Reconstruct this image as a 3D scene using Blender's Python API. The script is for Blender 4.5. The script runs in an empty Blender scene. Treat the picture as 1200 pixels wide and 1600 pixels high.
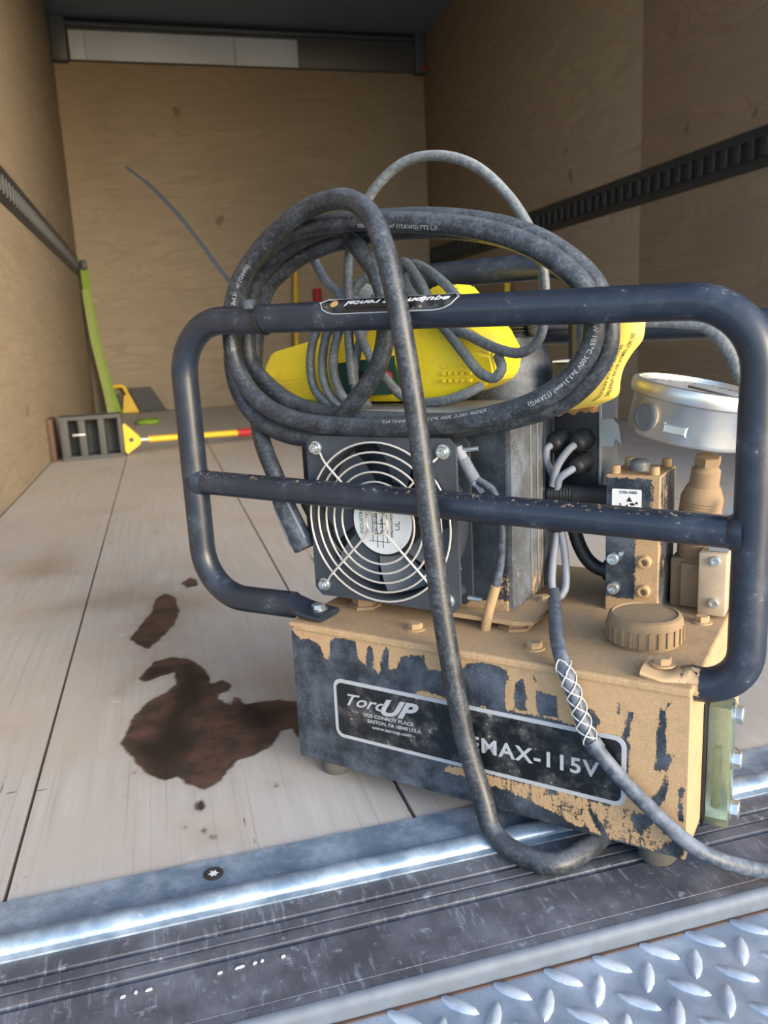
import bpy, bmesh, math, random
import numpy as np
from mathutils import Vector, Matrix, noise as mnoise

S = bpy.context.scene
C = S.collection
PI = math.pi
random.seed(7)

# ------------------------------------------------------------------ camera, sky, exposure
cd = bpy.data.cameras.new('camera')
cam = bpy.data.objects.new('camera', cd); C.objects.link(cam)
YAW, PITCH, ROLL, FPX = math.radians(14.860), math.radians(12.024), math.radians(-2.814), 1265.24
fw = Vector((math.sin(YAW)*math.cos(PITCH), math.cos(YAW)*math.cos(PITCH), -math.sin(PITCH)))
r0 = Vector((math.cos(YAW), -math.sin(YAW), 0)); u0 = r0.cross(fw)
rt = math.cos(ROLL)*r0 + math.sin(ROLL)*u0
up = -math.sin(ROLL)*r0 + math.cos(ROLL)*u0
cam.matrix_world = Matrix(((rt.x, up.x, -fw.x, 0), (rt.y, up.y, -fw.y, 0), (rt.z, up.z, -fw.z, .40), (0, 0, 0, 1)))
cd.sensor_fit = 'VERTICAL'; cd.sensor_height = 24.0; cd.lens = FPX/1600*24.0
cd.clip_start = .02
cd.dof.use_dof = True; cd.dof.focus_distance = .62; cd.dof.aperture_fstop = 8.0
S.camera = cam

wd = bpy.data.worlds.new('sky'); S.world = wd; wd.use_nodes = True
wn = wd.node_tree; bgn = wn.nodes['Background']
sky = wn.nodes.new('ShaderNodeTexSky'); sky.sky_type = 'NISHITA'; sky.sun_disc = False
sky.sun_elevation = math.radians(16); sky.sun_rotation = math.radians(150)
sky.air_density = 1.0; sky.dust_density = 1.6; sky.ozone_density = 2.0
wn.links.new(sky.outputs[0], bgn.inputs[0]); bgn.inputs[1].default_value = .62

sd = bpy.data.lights.new('low_sun_glow', 'SUN'); sun = bpy.data.objects.new('low_sun_glow', sd); C.objects.link(sun)  # broad lamp added in place of the warm bright sky round the low sun
sd.energy = 1.9; sd.angle = math.radians(22); sd.color = (1.0, .89, .73)
SUN_DIR = Vector((-.36, .90, -.185))
sun.rotation_euler = SUN_DIR.to_track_quat('-Z', 'Y').to_euler(); sun.location = (2, -6, 4)

S.view_settings.view_transform = 'Standard'; S.view_settings.look = 'None'
S.view_settings.gamma = 1; S.view_settings.use_curve_mapping = False
S.view_settings.exposure = 0.05

# ------------------------------------------------------------------ material helpers
class T:
    def __init__(s, name):
        s.m = bpy.data.materials.new(name); s.m.use_nodes = True
        s.t = s.m.node_tree; s.b = s.t.nodes['Principled BSDF']
    def n(s, typ, **kw):
        o = s.t.nodes.new(typ)
        for k, v in kw.items(): setattr(o, k, v)
        return o
    def put(s, sock, v):
        if hasattr(v, 'is_linked'): s.t.links.new(v, sock)
        else:
            if isinstance(v, tuple) and len(v) == 3 and len(sock.default_value) == 4: v = v+(1,)
            sock.default_value = v
    def obj(s): return s.n('ShaderNodeTexCoord').outputs['Object']
    def map(s, v, sc):
        o = s.n('ShaderNodeMapping'); s.t.links.new(v, o.inputs[0]); o.inputs['Scale'].default_value = sc; return o.outputs[0]
    def noise(s, scale, detail=3, rough=.55, v=None, dist=0):
        o = s.n('ShaderNodeTexNoise'); o.inputs['Scale'].default_value = scale; o.inputs['Detail'].default_value = detail
        o.inputs['Roughness'].default_value = rough; o.inputs['Distortion'].default_value = dist
        s.t.links.new(v if v is not None else s.obj(), o.inputs['Vector']); return o.outputs['Fac']
    def math(s, op, a, b=0.0, clamp=False):
        o = s.n('ShaderNodeMath', operation=op, use_clamp=clamp); s.put(o.inputs[0], a); s.put(o.inputs[1], b); return o.outputs[0]
    def step(s, v, lo, hi, a=0.0, b=1.0):
        o = s.n('ShaderNodeMapRange', interpolation_type='SMOOTHSTEP'); s.put(o.inputs[0], v)
        for i, x in enumerate((lo, hi, a, b)): o.inputs[i+1].default_value = x
        return o.outputs[0]
    def mix(s, f, a, b):
        o = s.n('ShaderNodeMix', data_type='RGBA'); s.put(o.inputs[0], f); s.put(o.inputs[6], a); s.put(o.inputs[7], b); return o.outputs[2]
    def attr(s, name): return s.n('ShaderNodeAttribute', attribute_name=name).outputs['Fac']
    def nz(s):
        g = s.n('ShaderNodeNewGeometry'); x = s.n('ShaderNodeSeparateXYZ'); s.t.links.new(g.outputs['Normal'], x.inputs[0]); return x.outputs[2]
    def out(s, col=None, rough=None, metal=None, bump=None, bs=.3, bd=.001, **kw):
        if col is not None: s.put(s.b.inputs['Base Color'], col)
        if rough is not None: s.put(s.b.inputs['Roughness'], rough)
        if metal is not None: s.put(s.b.inputs['Metallic'], metal)
        if bump is not None:
            o = s.n('ShaderNodeBump'); o.inputs['Strength'].default_value = bs; o.inputs['Distance'].default_value = bd
            s.t.links.new(bump, o.inputs['Height']); s.t.links.new(o.outputs[0], s.b.inputs['Normal'])
        for k, v in kw.items(): s.put(s.b.inputs[k.replace('_', ' ')], v)
        return s.m

def plain(name, col, rough=.5, metal=0., var=.25, scale=60., **kw):
    t = T(name); f = t.noise(scale, 4)
    c2 = tuple(x*(1-var) for x in col)
    return t.out(t.mix(f, c2, col), rough, metal, **kw)

TAN = (.48, .325, .178)
TAN2 = (.32, .21, .112)
def painted(name, base=(.011, .016, .025), haze=.48, rough=.42, speck=.3, scale=1.0):
    """black paint that carries tan dust where the mesh attribute 'dust' says so, plus pale scuffs"""
    t = T(name); d = t.attr('dust')
    n1 = t.noise(420*scale, 5, .7); n2 = t.noise(70*scale, 4, .6)
    n3 = t.noise(1., 4, .7, t.map(t.obj(), (230*scale, 230*scale, 70*scale)))
    act = t.step(d, .0, .12)
    e = t.math('ADD', d, t.math('MULTIPLY', t.math('SUBTRACT', n1, .5), .8))
    e = t.math('ADD', e, t.math('MULTIPLY', t.math('SUBTRACT', n2, .5), .6))
    e = t.math('MULTIPLY', t.math('ADD', e, t.math('MULTIPLY', t.math('SUBTRACT', n3, .5), .9)), act)
    dm = t.step(e, .44, .56)
    hz = t.math('MULTIPLY', t.step(t.noise(28*scale, 6, .7), .36, .70), haze)
    c = t.mix(hz, base, (.155, .195, .26))
    sp = t.math('MULTIPLY', t.math('MULTIPLY', t.step(t.noise(750, 3, .6), .60, .66), t.step(t.noise(40, 3), .40, .62)), speck)
    c = t.mix(sp, c, (.5, .47, .42))
    tan = t.mix(t.noise(260, 5, .7), TAN2, TAN)
    tan = t.mix(t.step(t.noise(700, 3, .7), .52, .72), tan, (.54, .40, .25))
    tan = t.mix(t.math('MULTIPLY', t.step(t.noise(520, 3, .7), .60, .72), .5), tan, (.16, .11, .07))
    tan = t.mix(t.math('MULTIPLY', t.step(t.noise(55, 4, .65), .50, .72), .45), tan, (.25, .18, .11))
    c = t.mix(dm, c, tan)
    rg = t.math('ADD', rough, t.math('MULTIPLY', dm, .45), True)
    return t.out(c, rg, 0., t.math('ADD', t.math('MULTIPLY', dm, .7), t.math('MULTIPLY', n1, .3)), .8, .0016)

def rubber(name, base, dust, amt=.5, rough=.45, scale=1., top=.35):
    t = T(name)
    v = t.noise(130*scale, 5, .7); g = t.noise(24*scale, 3)
    f = t.math('MULTIPLY', t.step(t.math('ADD', t.math('MULTIPLY', v, .65), t.math('MULTIPLY', g, .35)), .42, .66), amt)
    f = t.math('ADD', f, t.math('MULTIPLY', t.step(t.nz(), .2, 1.), top), True)
    sp = t.math('MULTIPLY', t.step(t.noise(520*scale, 3, .7), .66, .72), .55)
    f = t.math('MAXIMUM', f, sp)
    return t.out(t.mix(f, base, dust), t.math('ADD', rough, t.math('MULTIPLY', f, .35)), 0., v, .12, .0006)

def metal(name, col, rough=.35, scratch=.5, sc=(30, 400, 30), dirt=(.25, .25, .25), md=.3):
    t = T(name); v = t.map(t.obj(), sc)
    f = t.noise(1., 4, .6, v); g = t.noise(22, 5, .65)
    c = t.mix(t.math('MULTIPLY', t.step(g, .45, .7), md), t.mix(t.math('MULTIPLY', f, scratch), col, tuple(x*.6 for x in col)), dirt)
    return t.out(c, t.step(g, .3, .8, rough*.8, rough*1.4), 1., f, .08, .0004)

# ------------------------------------------------------------------ mesh helpers
def link(name, me, mat, parent=None):
    o = bpy.data.objects.new(name, me); C.objects.link(o)
    if mat is not None:
        me.materials.clear(); me.materials.append(mat)
    if parent is not None: o.parent = parent
    return o
def bmobj(name, bm, mat, parent=None, smooth=40):
    me = bpy.data.meshes.new(name); bm.normal_update(); bm.to_mesh(me); bm.free()
    if smooth:
        me.polygons.foreach_set('use_smooth', [True]*len(me.polygons))
        me.set_sharp_from_angle(angle=math.radians(smooth))
    return link(name, me, mat, parent)
def tag(o, label=None, cat=None, group=None, kind=None):
    for k, v in (('label', label), ('category', cat), ('group', group), ('kind', kind)):
        if v: o[k] = v
    return o
def empty(name, loc=(0, 0, 0), rz=0.):
    o = bpy.data.objects.new(name, None); C.objects.link(o); o.location = loc; o.rotation_euler = (0, 0, rz); o.empty_display_size = .05; return o
def box(bm, lo, hi, bev=0., seg=2):
    r = bmesh.ops.create_cube(bm, size=1.0); vs = r['verts']
    c = [(a+b)/2 for a, b in zip(lo, hi)]; s = [b-a for a, b in zip(lo, hi)]
    for v in vs: v.co = Vector((c[0]+v.co.x*s[0], c[1]+v.co.y*s[1], c[2]+v.co.z*s[2]))
    if bev:
        es = list({e for v in vs for e in v.link_edges})
        bmesh.ops.bevel(bm, geom=es, offset=bev, segments=seg, affect='EDGES', profile=.5)
    return bm
def basis(axis):
    z = Vector(axis).normalized(); a = Vector((0, 0, 1)) if abs(z.z) < .9 else Vector((1, 0, 0))
    x = a.cross(z).normalized(); return x, z.cross(x), z
def lathe(bm, prof, org=(0, 0, 0), axis=(0, 0, 1), n=32, phase=0., ring=False):
    """prof: (radius, height) pairs from one end to the other; both ends are closed"""
    x, y, z = basis(axis); o = Vector(org); rings = []
    for r, h in prof:
        rings.append([bm.verts.new(o+z*h+(x*math.cos(phase+2*PI*k/n)+y*math.sin(phase+2*PI*k/n))*max(r, 1e-5)) for k in range(n)])
    for a, b in zip(rings, rings[1:]):
        for k in range(n): bm.faces.new((a[k], a[(k+1) % n], b[(k+1) % n], b[k]))
    if ring:
        for k in range(n): bm.faces.new((rings[-1][k], rings[-1][(k+1) % n], rings[0][(k+1) % n], rings[0][k]))
    else: bm.faces.new(rings[0][::-1]); bm.faces.new(rings[-1])
    return bm
def hexbolt(bm, org, axis, r, h, washer=True, n=6):
    if washer: lathe(bm, [(r*1.35, 0), (r*1.35, h*.22), (r*1.2, h*.24)], org, axis, 20)
    lathe(bm, [(r, h*.2), (r, h*.85), (r*.86, h)], org, axis, n)
    return bm
def sock_screw(bm, org, axis, r, h):
    lathe(bm, [(r, 0), (r, h*.85), (r*.88, h), (r*.55, h), (r*.5, h*.35), (.0001, h*.3)], org, axis, 18); return bm
def catmull(P, step=.004, closed=False):
    P = [Vector(p) for p in P]; out = []; n = len(P)
    for i in range(n-1):
        a = P[max(i-1, 0)]; b = P[i]; c = P[i+1]; d = P[min(i+2, n-1)]
        m = max(2, int((c-b).length/step))
        t0 = 0.; t1 = max((b-a).length, 1e-6)**.5; t2 = t1+max((c-b).length, 1e-6)**.5; t3 = t2+max((d-c).length, 1e-6)**.5
        if i == 0: a = b-(c-b); t1 = (b-a).length**.5; t2 = t1+(c-b).length**.5; t3 = t2+max((d-c).length, 1e-6)**.5
        if i == n-2: d = c+(c-b); t3 = t2+(c-b).length**.5
        for k in range(m):
            t = t1+(t2-t1)*k/m
            A1 = a*((t1-t)/(t1-t0))+b*((t-t0)/(t1-t0)); A2 = b*((t2-t)/(t2-t1))+c*((t-t1)/(t2-t1)); A3 = c*((t3-t)/(t3-t2))+d*((t-t2)/(t3-t2))
            B1 = A1*((t2-t)/(t2-t0))+A2*((t-t0)/(t2-t0)); B2 = A2*((t3-t)/(t3-t1))+A3*((t-t1)/(t3-t1))
            out.append(B1*((t2-t)/(t2-t1))+B2*((t-t1)/(t2-t1)))
    out.append(P[-1]); return out
def fillet(P, R, seg=10):
    P = [Vector(p) for p in P]; out = [P[0]]
    for i in range(1, len(P)-1):
        a, b, c = P[i-1], P[i], P[i+1]; d1 = (a-b).normalized(); d2 = (c-b).normalized()
        r = R[i-1]; ang = d1.angle(d2); L = r/math.tan(ang/2)
        cen = b+(d1+d2).normalized()*(r/math.sin(ang/2)); s = b+d1*L-cen; e = b+d2*L-cen
        tot = s.angle(e)
        for k in range(seg+1):
            f = k/seg; out.append(cen+(s*math.sin((1-f)*tot)+e*math.sin(f*tot))/math.sin(tot))
    out.append(P[-1]); return out
def frames(pts):
    tang = []
    for i in range(len(pts)):
        tang.append((pts[min(i+1, len(pts)-1)]-pts[max(i-1, 0)]).normalized())
    x, y, z = basis(tang[0]); fr = [(x, y)]
    for i in range(1, len(pts)):
        x = x-tang[i]*x.dot(tang[i]); x.normalize(); fr.append((x, tang[i].cross(x)))
    return tang, fr
def tube(bm, pts, r, n=12, caps=True, closed=False):
    tang, fr = frames(pts); rr = r if callable(r) else (lambda f: r); rings = []; L = len(pts)
    for i, p in enumerate(pts):
        x, y = fr[i]; q = rr(i/max(L-1, 1))
        rings.append([bm.verts.new(p+(x*math.cos(2*PI*k/n)+y*math.sin(2*PI*k/n))*q) for k in range(n)])
    for a, b in zip(rings, rings[1:]):
        for k in range(n): bm.faces.new((a[k], a[(k+1) % n], b[(k+1) % n], b[k]))
    if caps: bm.faces.new(rings[0][::-1]); bm.faces.new(rings[-1])
    return bm
def ringtube(bm, c, r, wr, ax='w', n=56, m=6):
    R = []
    for k in range(n):
        a = 2*PI*k/n; d = Vector((math.cos(a), 0, math.sin(a))); o = Vector(c)+d*r
        R.append([bm.verts.new(o+(d*math.cos(2*PI*j/m)+Vector((0, 1, 0))*math.sin(2*PI*j/m))*wr) for j in range(m)])
    for k in range(n):
        a, b = R[k], R[(k+1) % n]
        for j in range(m): bm.faces.new((a[j], b[j], b[(j+1) % m], a[(j+1) % m]))
def prism(bm, poly, lo, hi, fn):
    """poly in 2-D extruded between lo and hi; fn(a, b, h) -> 3-D point"""
    A = [bm.verts.new(fn(a, b, lo)) for a, b in poly]; B = [bm.verts.new(fn(a, b, hi)) for a, b in poly]; n = len(poly)
    bm.faces.new(A[::-1]); bm.faces.new(B)
    for k in range(n): bm.faces.new((A[k], A[(k+1) % n], B[(k+1) % n], B[k]))
    bmesh.ops.recalc_face_normals(bm, faces=bm.faces[:]); return bm
def gridbox(name, lo, hi, n, fn, mat, parent, bev=0.):
    """box with subdivided faces and a per-vertex 'dust' value fn(x, y, z, normal)"""
    V = []; F = []; D = []; idx = {}
    lo = Vector(lo); hi = Vector(hi)
    for ax in range(3):
        a, b = (ax+1) % 3, (ax+2) % 3
        for side in (0, 1):
            nv = [0, 0, 0]; nv[ax] = 1 if side else -1
            ids = []
            for i in range(n[a]+1):
                row = []
                for j in range(n[b]+1):
                    key = [0, 0, 0]; key[ax] = n[ax] if side else 0; key[a] = i; key[b] = j; key = tuple(key)
                    if key not in idx:
                        p = [lo[k]+(hi[k]-lo[k])*key[k]/n[k] for k in range(3)]
                        idx[key] = len(V); V.append(p); D.append(0.)
                    D[idx[key]] = max(D[idx[key]], fn(*V[idx[key]], nv)); row.append(idx[key])
                ids.append(row)
            for i in range(n[a]):
                for j in range(n[b]):
                    q = (ids[i][j], ids[i+1][j], ids[i+1][j+1], ids[i][j+1]); F.append(q if side else q[::-1])
    me = bpy.data.meshes.new(name); me.from_pydata(V, [], F)
    at = me.attributes.new('dust', 'FLOAT', 'POINT'); at.data.foreach_set('value', D)
    return link(name, me, mat, parent)
def setdust(o, v):
    me = o.data; f = v if callable(v) else (lambda p: v)
    at = me.attributes.new('dust', 'FLOAT', 'POINT'); at.data.foreach_set('value', [f(x.co) for x in me.vertices]); return o
def polysd(X, Y, poly):
    """signed distance (positive inside) from arrays of points to a polygon"""
    P = np.array(poly); d = np.full(X.shape, 1e9); ins = np.zeros(X.shape, bool)
    for i in range(len(P)):
        a = P[i]; b = P[(i+1) % len(P)]; e = b-a; L2 = max(e@e, 1e-12)
        t = np.clip(((X-a[0])*e[0]+(Y-a[1])*e[1])/L2, 0, 1)
        d = np.minimum(d, np.hypot(X-a[0]-t*e[0], Y-a[1]-t*e[1]))
        c = ((a[1] > Y) != (b[1] > Y)); den = b[1]-a[1]
        if abs(den) > 1e-12: ins ^= c & (X < (b[0]-a[0])*(Y-a[1])/den+a[0])
    return np.where(ins, d, -d)
def textmesh(body, size, bold=0., shear=0., align='LEFT', spacing=1., extrude=.0001):
    cu = bpy.data.curves.new('lettering', 'FONT'); cu.body = body; cu.size = size; cu.offset = bold; cu.shear = shear
    cu.align_x = align; cu.space_character = spacing; cu.extrude = extrude; cu.resolution_u = 3
    o = bpy.data.objects.new('lettering', cu); C.objects.link(o)
    dg = bpy.context.evaluated_depsgraph_get(); dg.update()
    me = bpy.data.meshes.new_from_object(o.evaluated_get(dg)); bpy.data.objects.remove(o); bpy.data.curves.remove(cu)
    return me
def lettering(name, body, size, mat, parent, org, width=None, ex=(1, 0, 0), ey=(0, 0, 1), **kw):
    me = textmesh(body, size, **kw); X = Vector(ex); Y = Vector(ey); Z = X.cross(Y); o = Vector(org)
    if width:
        xs = [v.co.x for v in me.vertices]; f = width/(max(xs)-min(xs)); x0 = min(xs)
    else: f = 1; x0 = 0
    for v in me.vertices: v.co = o+X*((v.co.x-x0)*f)+Y*v.co.y+Z*v.co.z
    return link(name, me, mat, parent)
def tubetext(name, body, size, mat, parent, pts, s0, a0, r, flip=1, toward=None, mirror=1, spacing=1.1):
    """print lettering on a swept cable: s0 = start arc length, a0 = angle from 'toward' about the cable"""
    me = textmesh(body, size, bold=size*.012, spacing=spacing, extrude=0)
    tang, _ = frames(pts); cum = [0.]
    for i in range(1, len(pts)): cum.append(cum[-1]+(pts[i]-pts[i-1]).length)
    tw = Vector(toward)
    for v in me.vertices:
        s = s0+flip*v.co.x; i = int(np.searchsorted(cum, s))-1; i = min(max(i, 0), len(pts)-2)
        f = (s-cum[i])/max(cum[i+1]-cum[i], 1e-9); p = pts[i].lerp(pts[i+1], f); t = tang[i].lerp(tang[i+1], f).normalized()
        n = (tw-t*tw.dot(t)).normalized(); b = n.cross(t)*flip
        a = a0+(v.co.y-size*.35)/r
        v.co = p+(n*math.cos(a)+b*math.sin(a))*(r+.00035)
    return link(name, me, mat, parent)

# ---- traced coordinates, in metres in the unit's own frame (cables, dust) or on the floor (oil marks)
COIL = [(-0.0153,0.047,0.2131),(-0.0231,0.047,0.2282),(-0.0332,0.048,0.2523),(-0.0455,0.05,0.2781),(-0.0595,0.054,0.3031),(-0.0785,0.07,0.3321),(-0.0849,0.078,0.366),(-0.0805,0.078,0.4),(-0.0726,0.078,0.43),(-0.0601,0.078,0.453),(-0.0435,0.078,0.4652),(-0.0201,0.078,0.4769),(0.0071,0.078,0.4844),(0.035,0.078,0.4882),(0.0714,0.078,0.4903),(0.1207,0.078,0.4877),(0.1674,0.076,0.4791),(0.2105,0.075,0.4632),(0.2413,0.074,0.443),(0.2578,0.072,0.4207),(0.2611,0.071,0.397),(0.2577,0.07,0.3781),(0.2456,0.069,0.3565),(0.2227,0.068,0.3413),(0.1849,0.067,0.331),(0.1329,0.066,0.3285),(0.0761,0.066,0.3296),(0.0287,0.066,0.3321),(-0.0214,0.066,0.3414),(-0.0542,0.066,0.3591),(-0.0772,0.066,0.3821),(-0.0802,0.066,0.4065),(-0.0753,0.066,0.4302),(-0.0628,0.066,0.4587),(-0.0365,0.064,0.4781),(-0.0027,0.062,0.4914),(0.035,0.06,0.4979),(0.0826,0.06,0.4978),(0.1416,0.06,0.4917),(0.1957,0.06,0.4781),(0.2311,0.06,0.4598),(0.2579,0.06,0.4351),(0.269,0.06,0.4106),(0.2695,0.059,0.3852),(0.2579,0.058,0.3644),(0.2369,0.057,0.3468),(0.1954,0.055,0.3329),(0.1388,0.054,0.3245),(0.0767,0.053,0.3192),(0.0222,0.053,0.3148),(-0.0214,0.053,0.3151),(-0.0563,0.053,0.3267),(-0.0795,0.053,0.3481),(-0.0892,0.053,0.3769),(-0.0865,0.053,0.407),(-0.0785,0.053,0.4362),(-0.0636,0.052,0.464),(-0.0414,0.051,0.4812),(-0.0095,0.049,0.4943),(0.0266,0.047,0.4982),(0.0668,0.045,0.4962),(0.116,0.043,0.49),(0.1615,0.0415,0.4821),(0.2031,0.0415,0.469),(0.2351,0.0415,0.4511),(0.2565,0.0415,0.4306),(0.2641,0.0415,0.4109),(0.2633,0.0415,0.3897),(0.2466,0.0415,0.3652),(0.222,0.0415,0.3487),(0.1738,0.0415,0.3347),(0.1153,0.0415,0.3272),(0.0513,0.0415,0.3264),(-0.0112,0.0415,0.3326),(-0.0472,0.0415,0.3472),(-0.0695,0.0415,0.3712),(-0.0778,0.0415,0.3952),(-0.0754,0.0415,0.4301),(-0.0621,0.0405,0.4578),(-0.0351,0.038,0.4814),(0.0013,0.034,0.5014),(0.0379,0.028,0.5113),(0.0716,0.02,0.5103),(0.098,0.01,0.4965),(0.1159,0.0,0.471),(0.1248,-0.0035,0.4422),(0.1312,-0.0055,0.4137),(0.1364,-0.005,0.3778),(0.1408,-0.004,0.3412),(0.1462,-0.0045,0.2916),(0.1534,-0.008,0.2417),(0.1596,-0.0105,0.196),(0.1662,-0.012,0.1548),(0.1725,-0.0125,0.1153),(0.1801,-0.013,0.0783),(0.1927,-0.0145,0.0399),(0.206,-0.022,0.0125),(0.231,-0.033,0.0092),(0.259,-0.032,0.0088),(0.275,-0.004,0.0086),(0.282,0.03,0.0086),(0.285,0.055,0.0086)]
COILB = [(0.0231,0.058,0.3265),(0.0487,0.0585,0.3512),(0.0701,0.0585,0.3759),(0.0802,0.0585,0.4054),(0.081,0.0585,0.4318),(0.0729,0.0595,0.455),(0.0576,0.063,0.4733),(0.0402,0.075,0.4859),(0.0253,0.09,0.4917)]
GRAYA = [(0.0195,0.096,0.3602),(0.0175,0.096,0.3958),(0.0209,0.094,0.4362),(0.0221,0.096,0.473),(0.0307,0.1,0.5057),(0.0526,0.1,0.5318),(0.0826,0.1,0.5481),(0.1147,0.1,0.5485),(0.1467,0.1,0.5364),(0.1745,0.1,0.5115),(0.1933,0.1,0.4842),(0.2039,0.1,0.4585),(0.207,0.1,0.4344),(0.2062,0.1,0.4091),(0.2014,0.098,0.3925),(0.1881,0.096,0.3837),(0.169,0.094,0.387),(0.1428,0.094,0.3992),(0.1188,0.094,0.4111),(0.1052,0.094,0.4308),(0.0935,0.094,0.4521),(0.08,0.094,0.4656),(0.0731,0.096,0.4549),(0.0694,0.1,0.4276)]
GRAYB = [(0.1347,0.096,0.4236),(0.1255,0.096,0.4375),(0.1041,0.098,0.4552),(0.0862,0.1,0.4632),(0.0751,0.102,0.4577),(0.0819,0.1,0.4406),(0.1161,0.093,0.4096),(0.1365,0.09,0.3872),(0.1543,0.089,0.3675),(0.166,0.089,0.3635),(0.1718,0.092,0.3706),(0.166,0.098,0.3817)]
GRAYC = [(0.0109,0.097,0.4432),(-0.0014,0.1,0.4319),(-0.0156,0.1,0.4209),(-0.0283,0.099,0.3944),(-0.0303,0.098,0.37),(-0.0252,0.0975,0.3533),(-0.0065,0.0975,0.3396),(0.0199,0.098,0.3432)]
GRAYC2 = [(0.0191,0.097,0.4392),(0.0064,0.0985,0.4256),(-0.0077,0.098,0.4086),(-0.015,0.097,0.3819),(-0.0129,0.096,0.3606),(-0.0022,0.096,0.3434),(0.0149,0.096,0.3361),(0.0342,0.097,0.3433)]
GRAYC3 = [(0.0255,0.096,0.4405),(0.0185,0.0965,0.4249),(0.0061,0.096,0.408),(-0.001,0.095,0.3816),(0.0028,0.0945,0.3581),(0.0162,0.0945,0.3405),(0.0367,0.096,0.3397)]
GRAYC4 = [(0.0472,0.1,0.4391),(0.0387,0.101,0.4237),(0.0294,0.1005,0.404),(0.0213,0.1,0.3837),(0.0193,0.099,0.3648),(0.0224,0.099,0.3467)]
GRAYD = [(-0.0265,0.1,0.4891),(-0.0056,0.098,0.4554),(0.0114,0.096,0.4415),(0.0265,0.095,0.4129),(0.0436,0.0945,0.3804),(0.0572,0.0945,0.3644),(0.0697,0.095,0.3509),(0.0873,0.094,0.3434),(0.1152,0.09,0.3442),(0.1352,0.094,0.3494),(0.1446,0.11,0.3558)]
GRAYE = [(0.0394,0.1,0.4577),(0.0284,0.1,0.4495),(0.0193,0.1,0.4393),(-0.0023,0.1,0.4202)]
LEAD = [(0.1998,0.14,0.1639),(0.2144,0.1,0.1642),(0.2339,0.046,0.1692),(0.2458,0.016,0.1655),(0.255,-0.002,0.1607),(0.2604,-0.0078,0.1528),(0.2674,-0.0085,0.1351),(0.2776,-0.0085,0.1066),(0.2901,-0.0088,0.0907),(0.3044,-0.009,0.0764),(0.3206,-0.009,0.0623),(0.3388,-0.009,0.0476),(0.3541,-0.008,0.0374),(0.3683,-0.002,0.029),(0.3836,0.012,0.0189),(.3985,.030,.0085),(.425,.052,.0058),(.455,.085,.0058),(.50,.13,.0058),(.56,.20,.0058)]
FANWIRE = [(0.1665,0.052,0.2817),(0.1787,0.05,0.2758),(0.1846,0.05,0.2628),(0.187,0.05,0.2414),(0.186,0.05,0.2168),(0.1809,0.05,0.1941),(0.1747,0.05,0.1736),(0.1701,0.05,0.1528)]
GREYHOSE = [(0.0515,0.235,0.4087),(0.1234,0.235,0.4065),(0.1894,0.235,0.4057),(0.2503,0.235,0.4032),(0.2846,0.235,0.4009),(0.3094,0.235,0.3968),(0.3221,0.235,0.3857),(0.3323,0.235,0.3686),(0.3421,0.232,0.3434),(0.3495,0.225,0.3131),(0.3521,0.215,0.2805),(.357,.2125,.235),(.356,.212,.199)]
ZIP = [(-0.0248,0.006,0.4347),(-0.0346,0.004,0.4471),(-0.0489,0.002,0.4651),(-0.079,-0.004,0.5063),(-0.1089,-0.008,0.5379),(-0.1246,-0.01,0.5507),(-0.1366,-0.011,0.5591)]
TAGL = [(0.2674,0.09,0.406),(0.2626,0.09,0.3917),(0.2597,0.092,0.381),(0.2544,0.095,0.3681),(0.2484,0.098,0.3559),(0.241,0.1,0.3466),(0.2315,0.105,0.3399),(0.2204,0.112,0.3345)]
TAGR = [(0.2877,0.1,0.4048),(0.286,0.1,0.3905),(0.2774,0.102,0.38),(0.2698,0.105,0.3677),(0.2669,0.107,0.356),(0.2652,0.11,0.3471),(0.2559,0.112,0.3419),(0.2457,0.12,0.338)]
DUST = [[(-0.0087,0.171),(0.0021,0.1449),(0.0101,0.1369),(0.0189,0.1395),(0.0312,0.1341),(0.0359,0.1227),(0.0402,0.1234),(0.043,0.142),(0.0562,0.1465),(0.0695,0.145),(0.0718,0.1288),(0.0781,0.1239),(0.0818,0.1422),(0.087,0.1419),(0.0871,0.1226),(0.0921,0.1193),(0.0987,0.1438),(0.1025,0.1444),(0.1026,0.1236),(0.1104,0.1267),(0.1146,0.1372),(0.1296,0.142),(0.1369,0.1432),(0.1376,0.1309),(0.1589,0.1325),(0.1717,0.1376),(0.1776,0.1435),(0.1932,0.1473),(0.2094,0.1437),(0.212,0.1356),(0.2081,0.1279),(0.2088,0.109),(0.2301,0.1092),(0.2851,0.1069),(0.3016,0.1055),(0.3063,0.1015),(0.3024,0.0501),(0.2856,0.0491),(0.2453,0.049),(0.2022,0.0489),(0.156,0.0482),(0.1497,0.0419),(0.1907,0.0402),(0.2075,0.0389),(0.2399,0.0325),(0.2658,0.0243),(0.2907,0.0208),(0.3487,0.0204),(0.3638,0.0253),(0.359,0.1684)],[(0.0992,0.0952),(0.1216,0.1027),(0.1343,0.1121),(0.1696,0.1065),(0.1923,0.1084),(0.1577,0.0973),(0.115,0.0955)],[(0.2295,0.0571),(0.2657,0.0653),(0.314,0.057),(0.3465,0.0223),(0.2955,0.0223),(0.2556,0.0297),(0.2321,0.0427)]]
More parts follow.
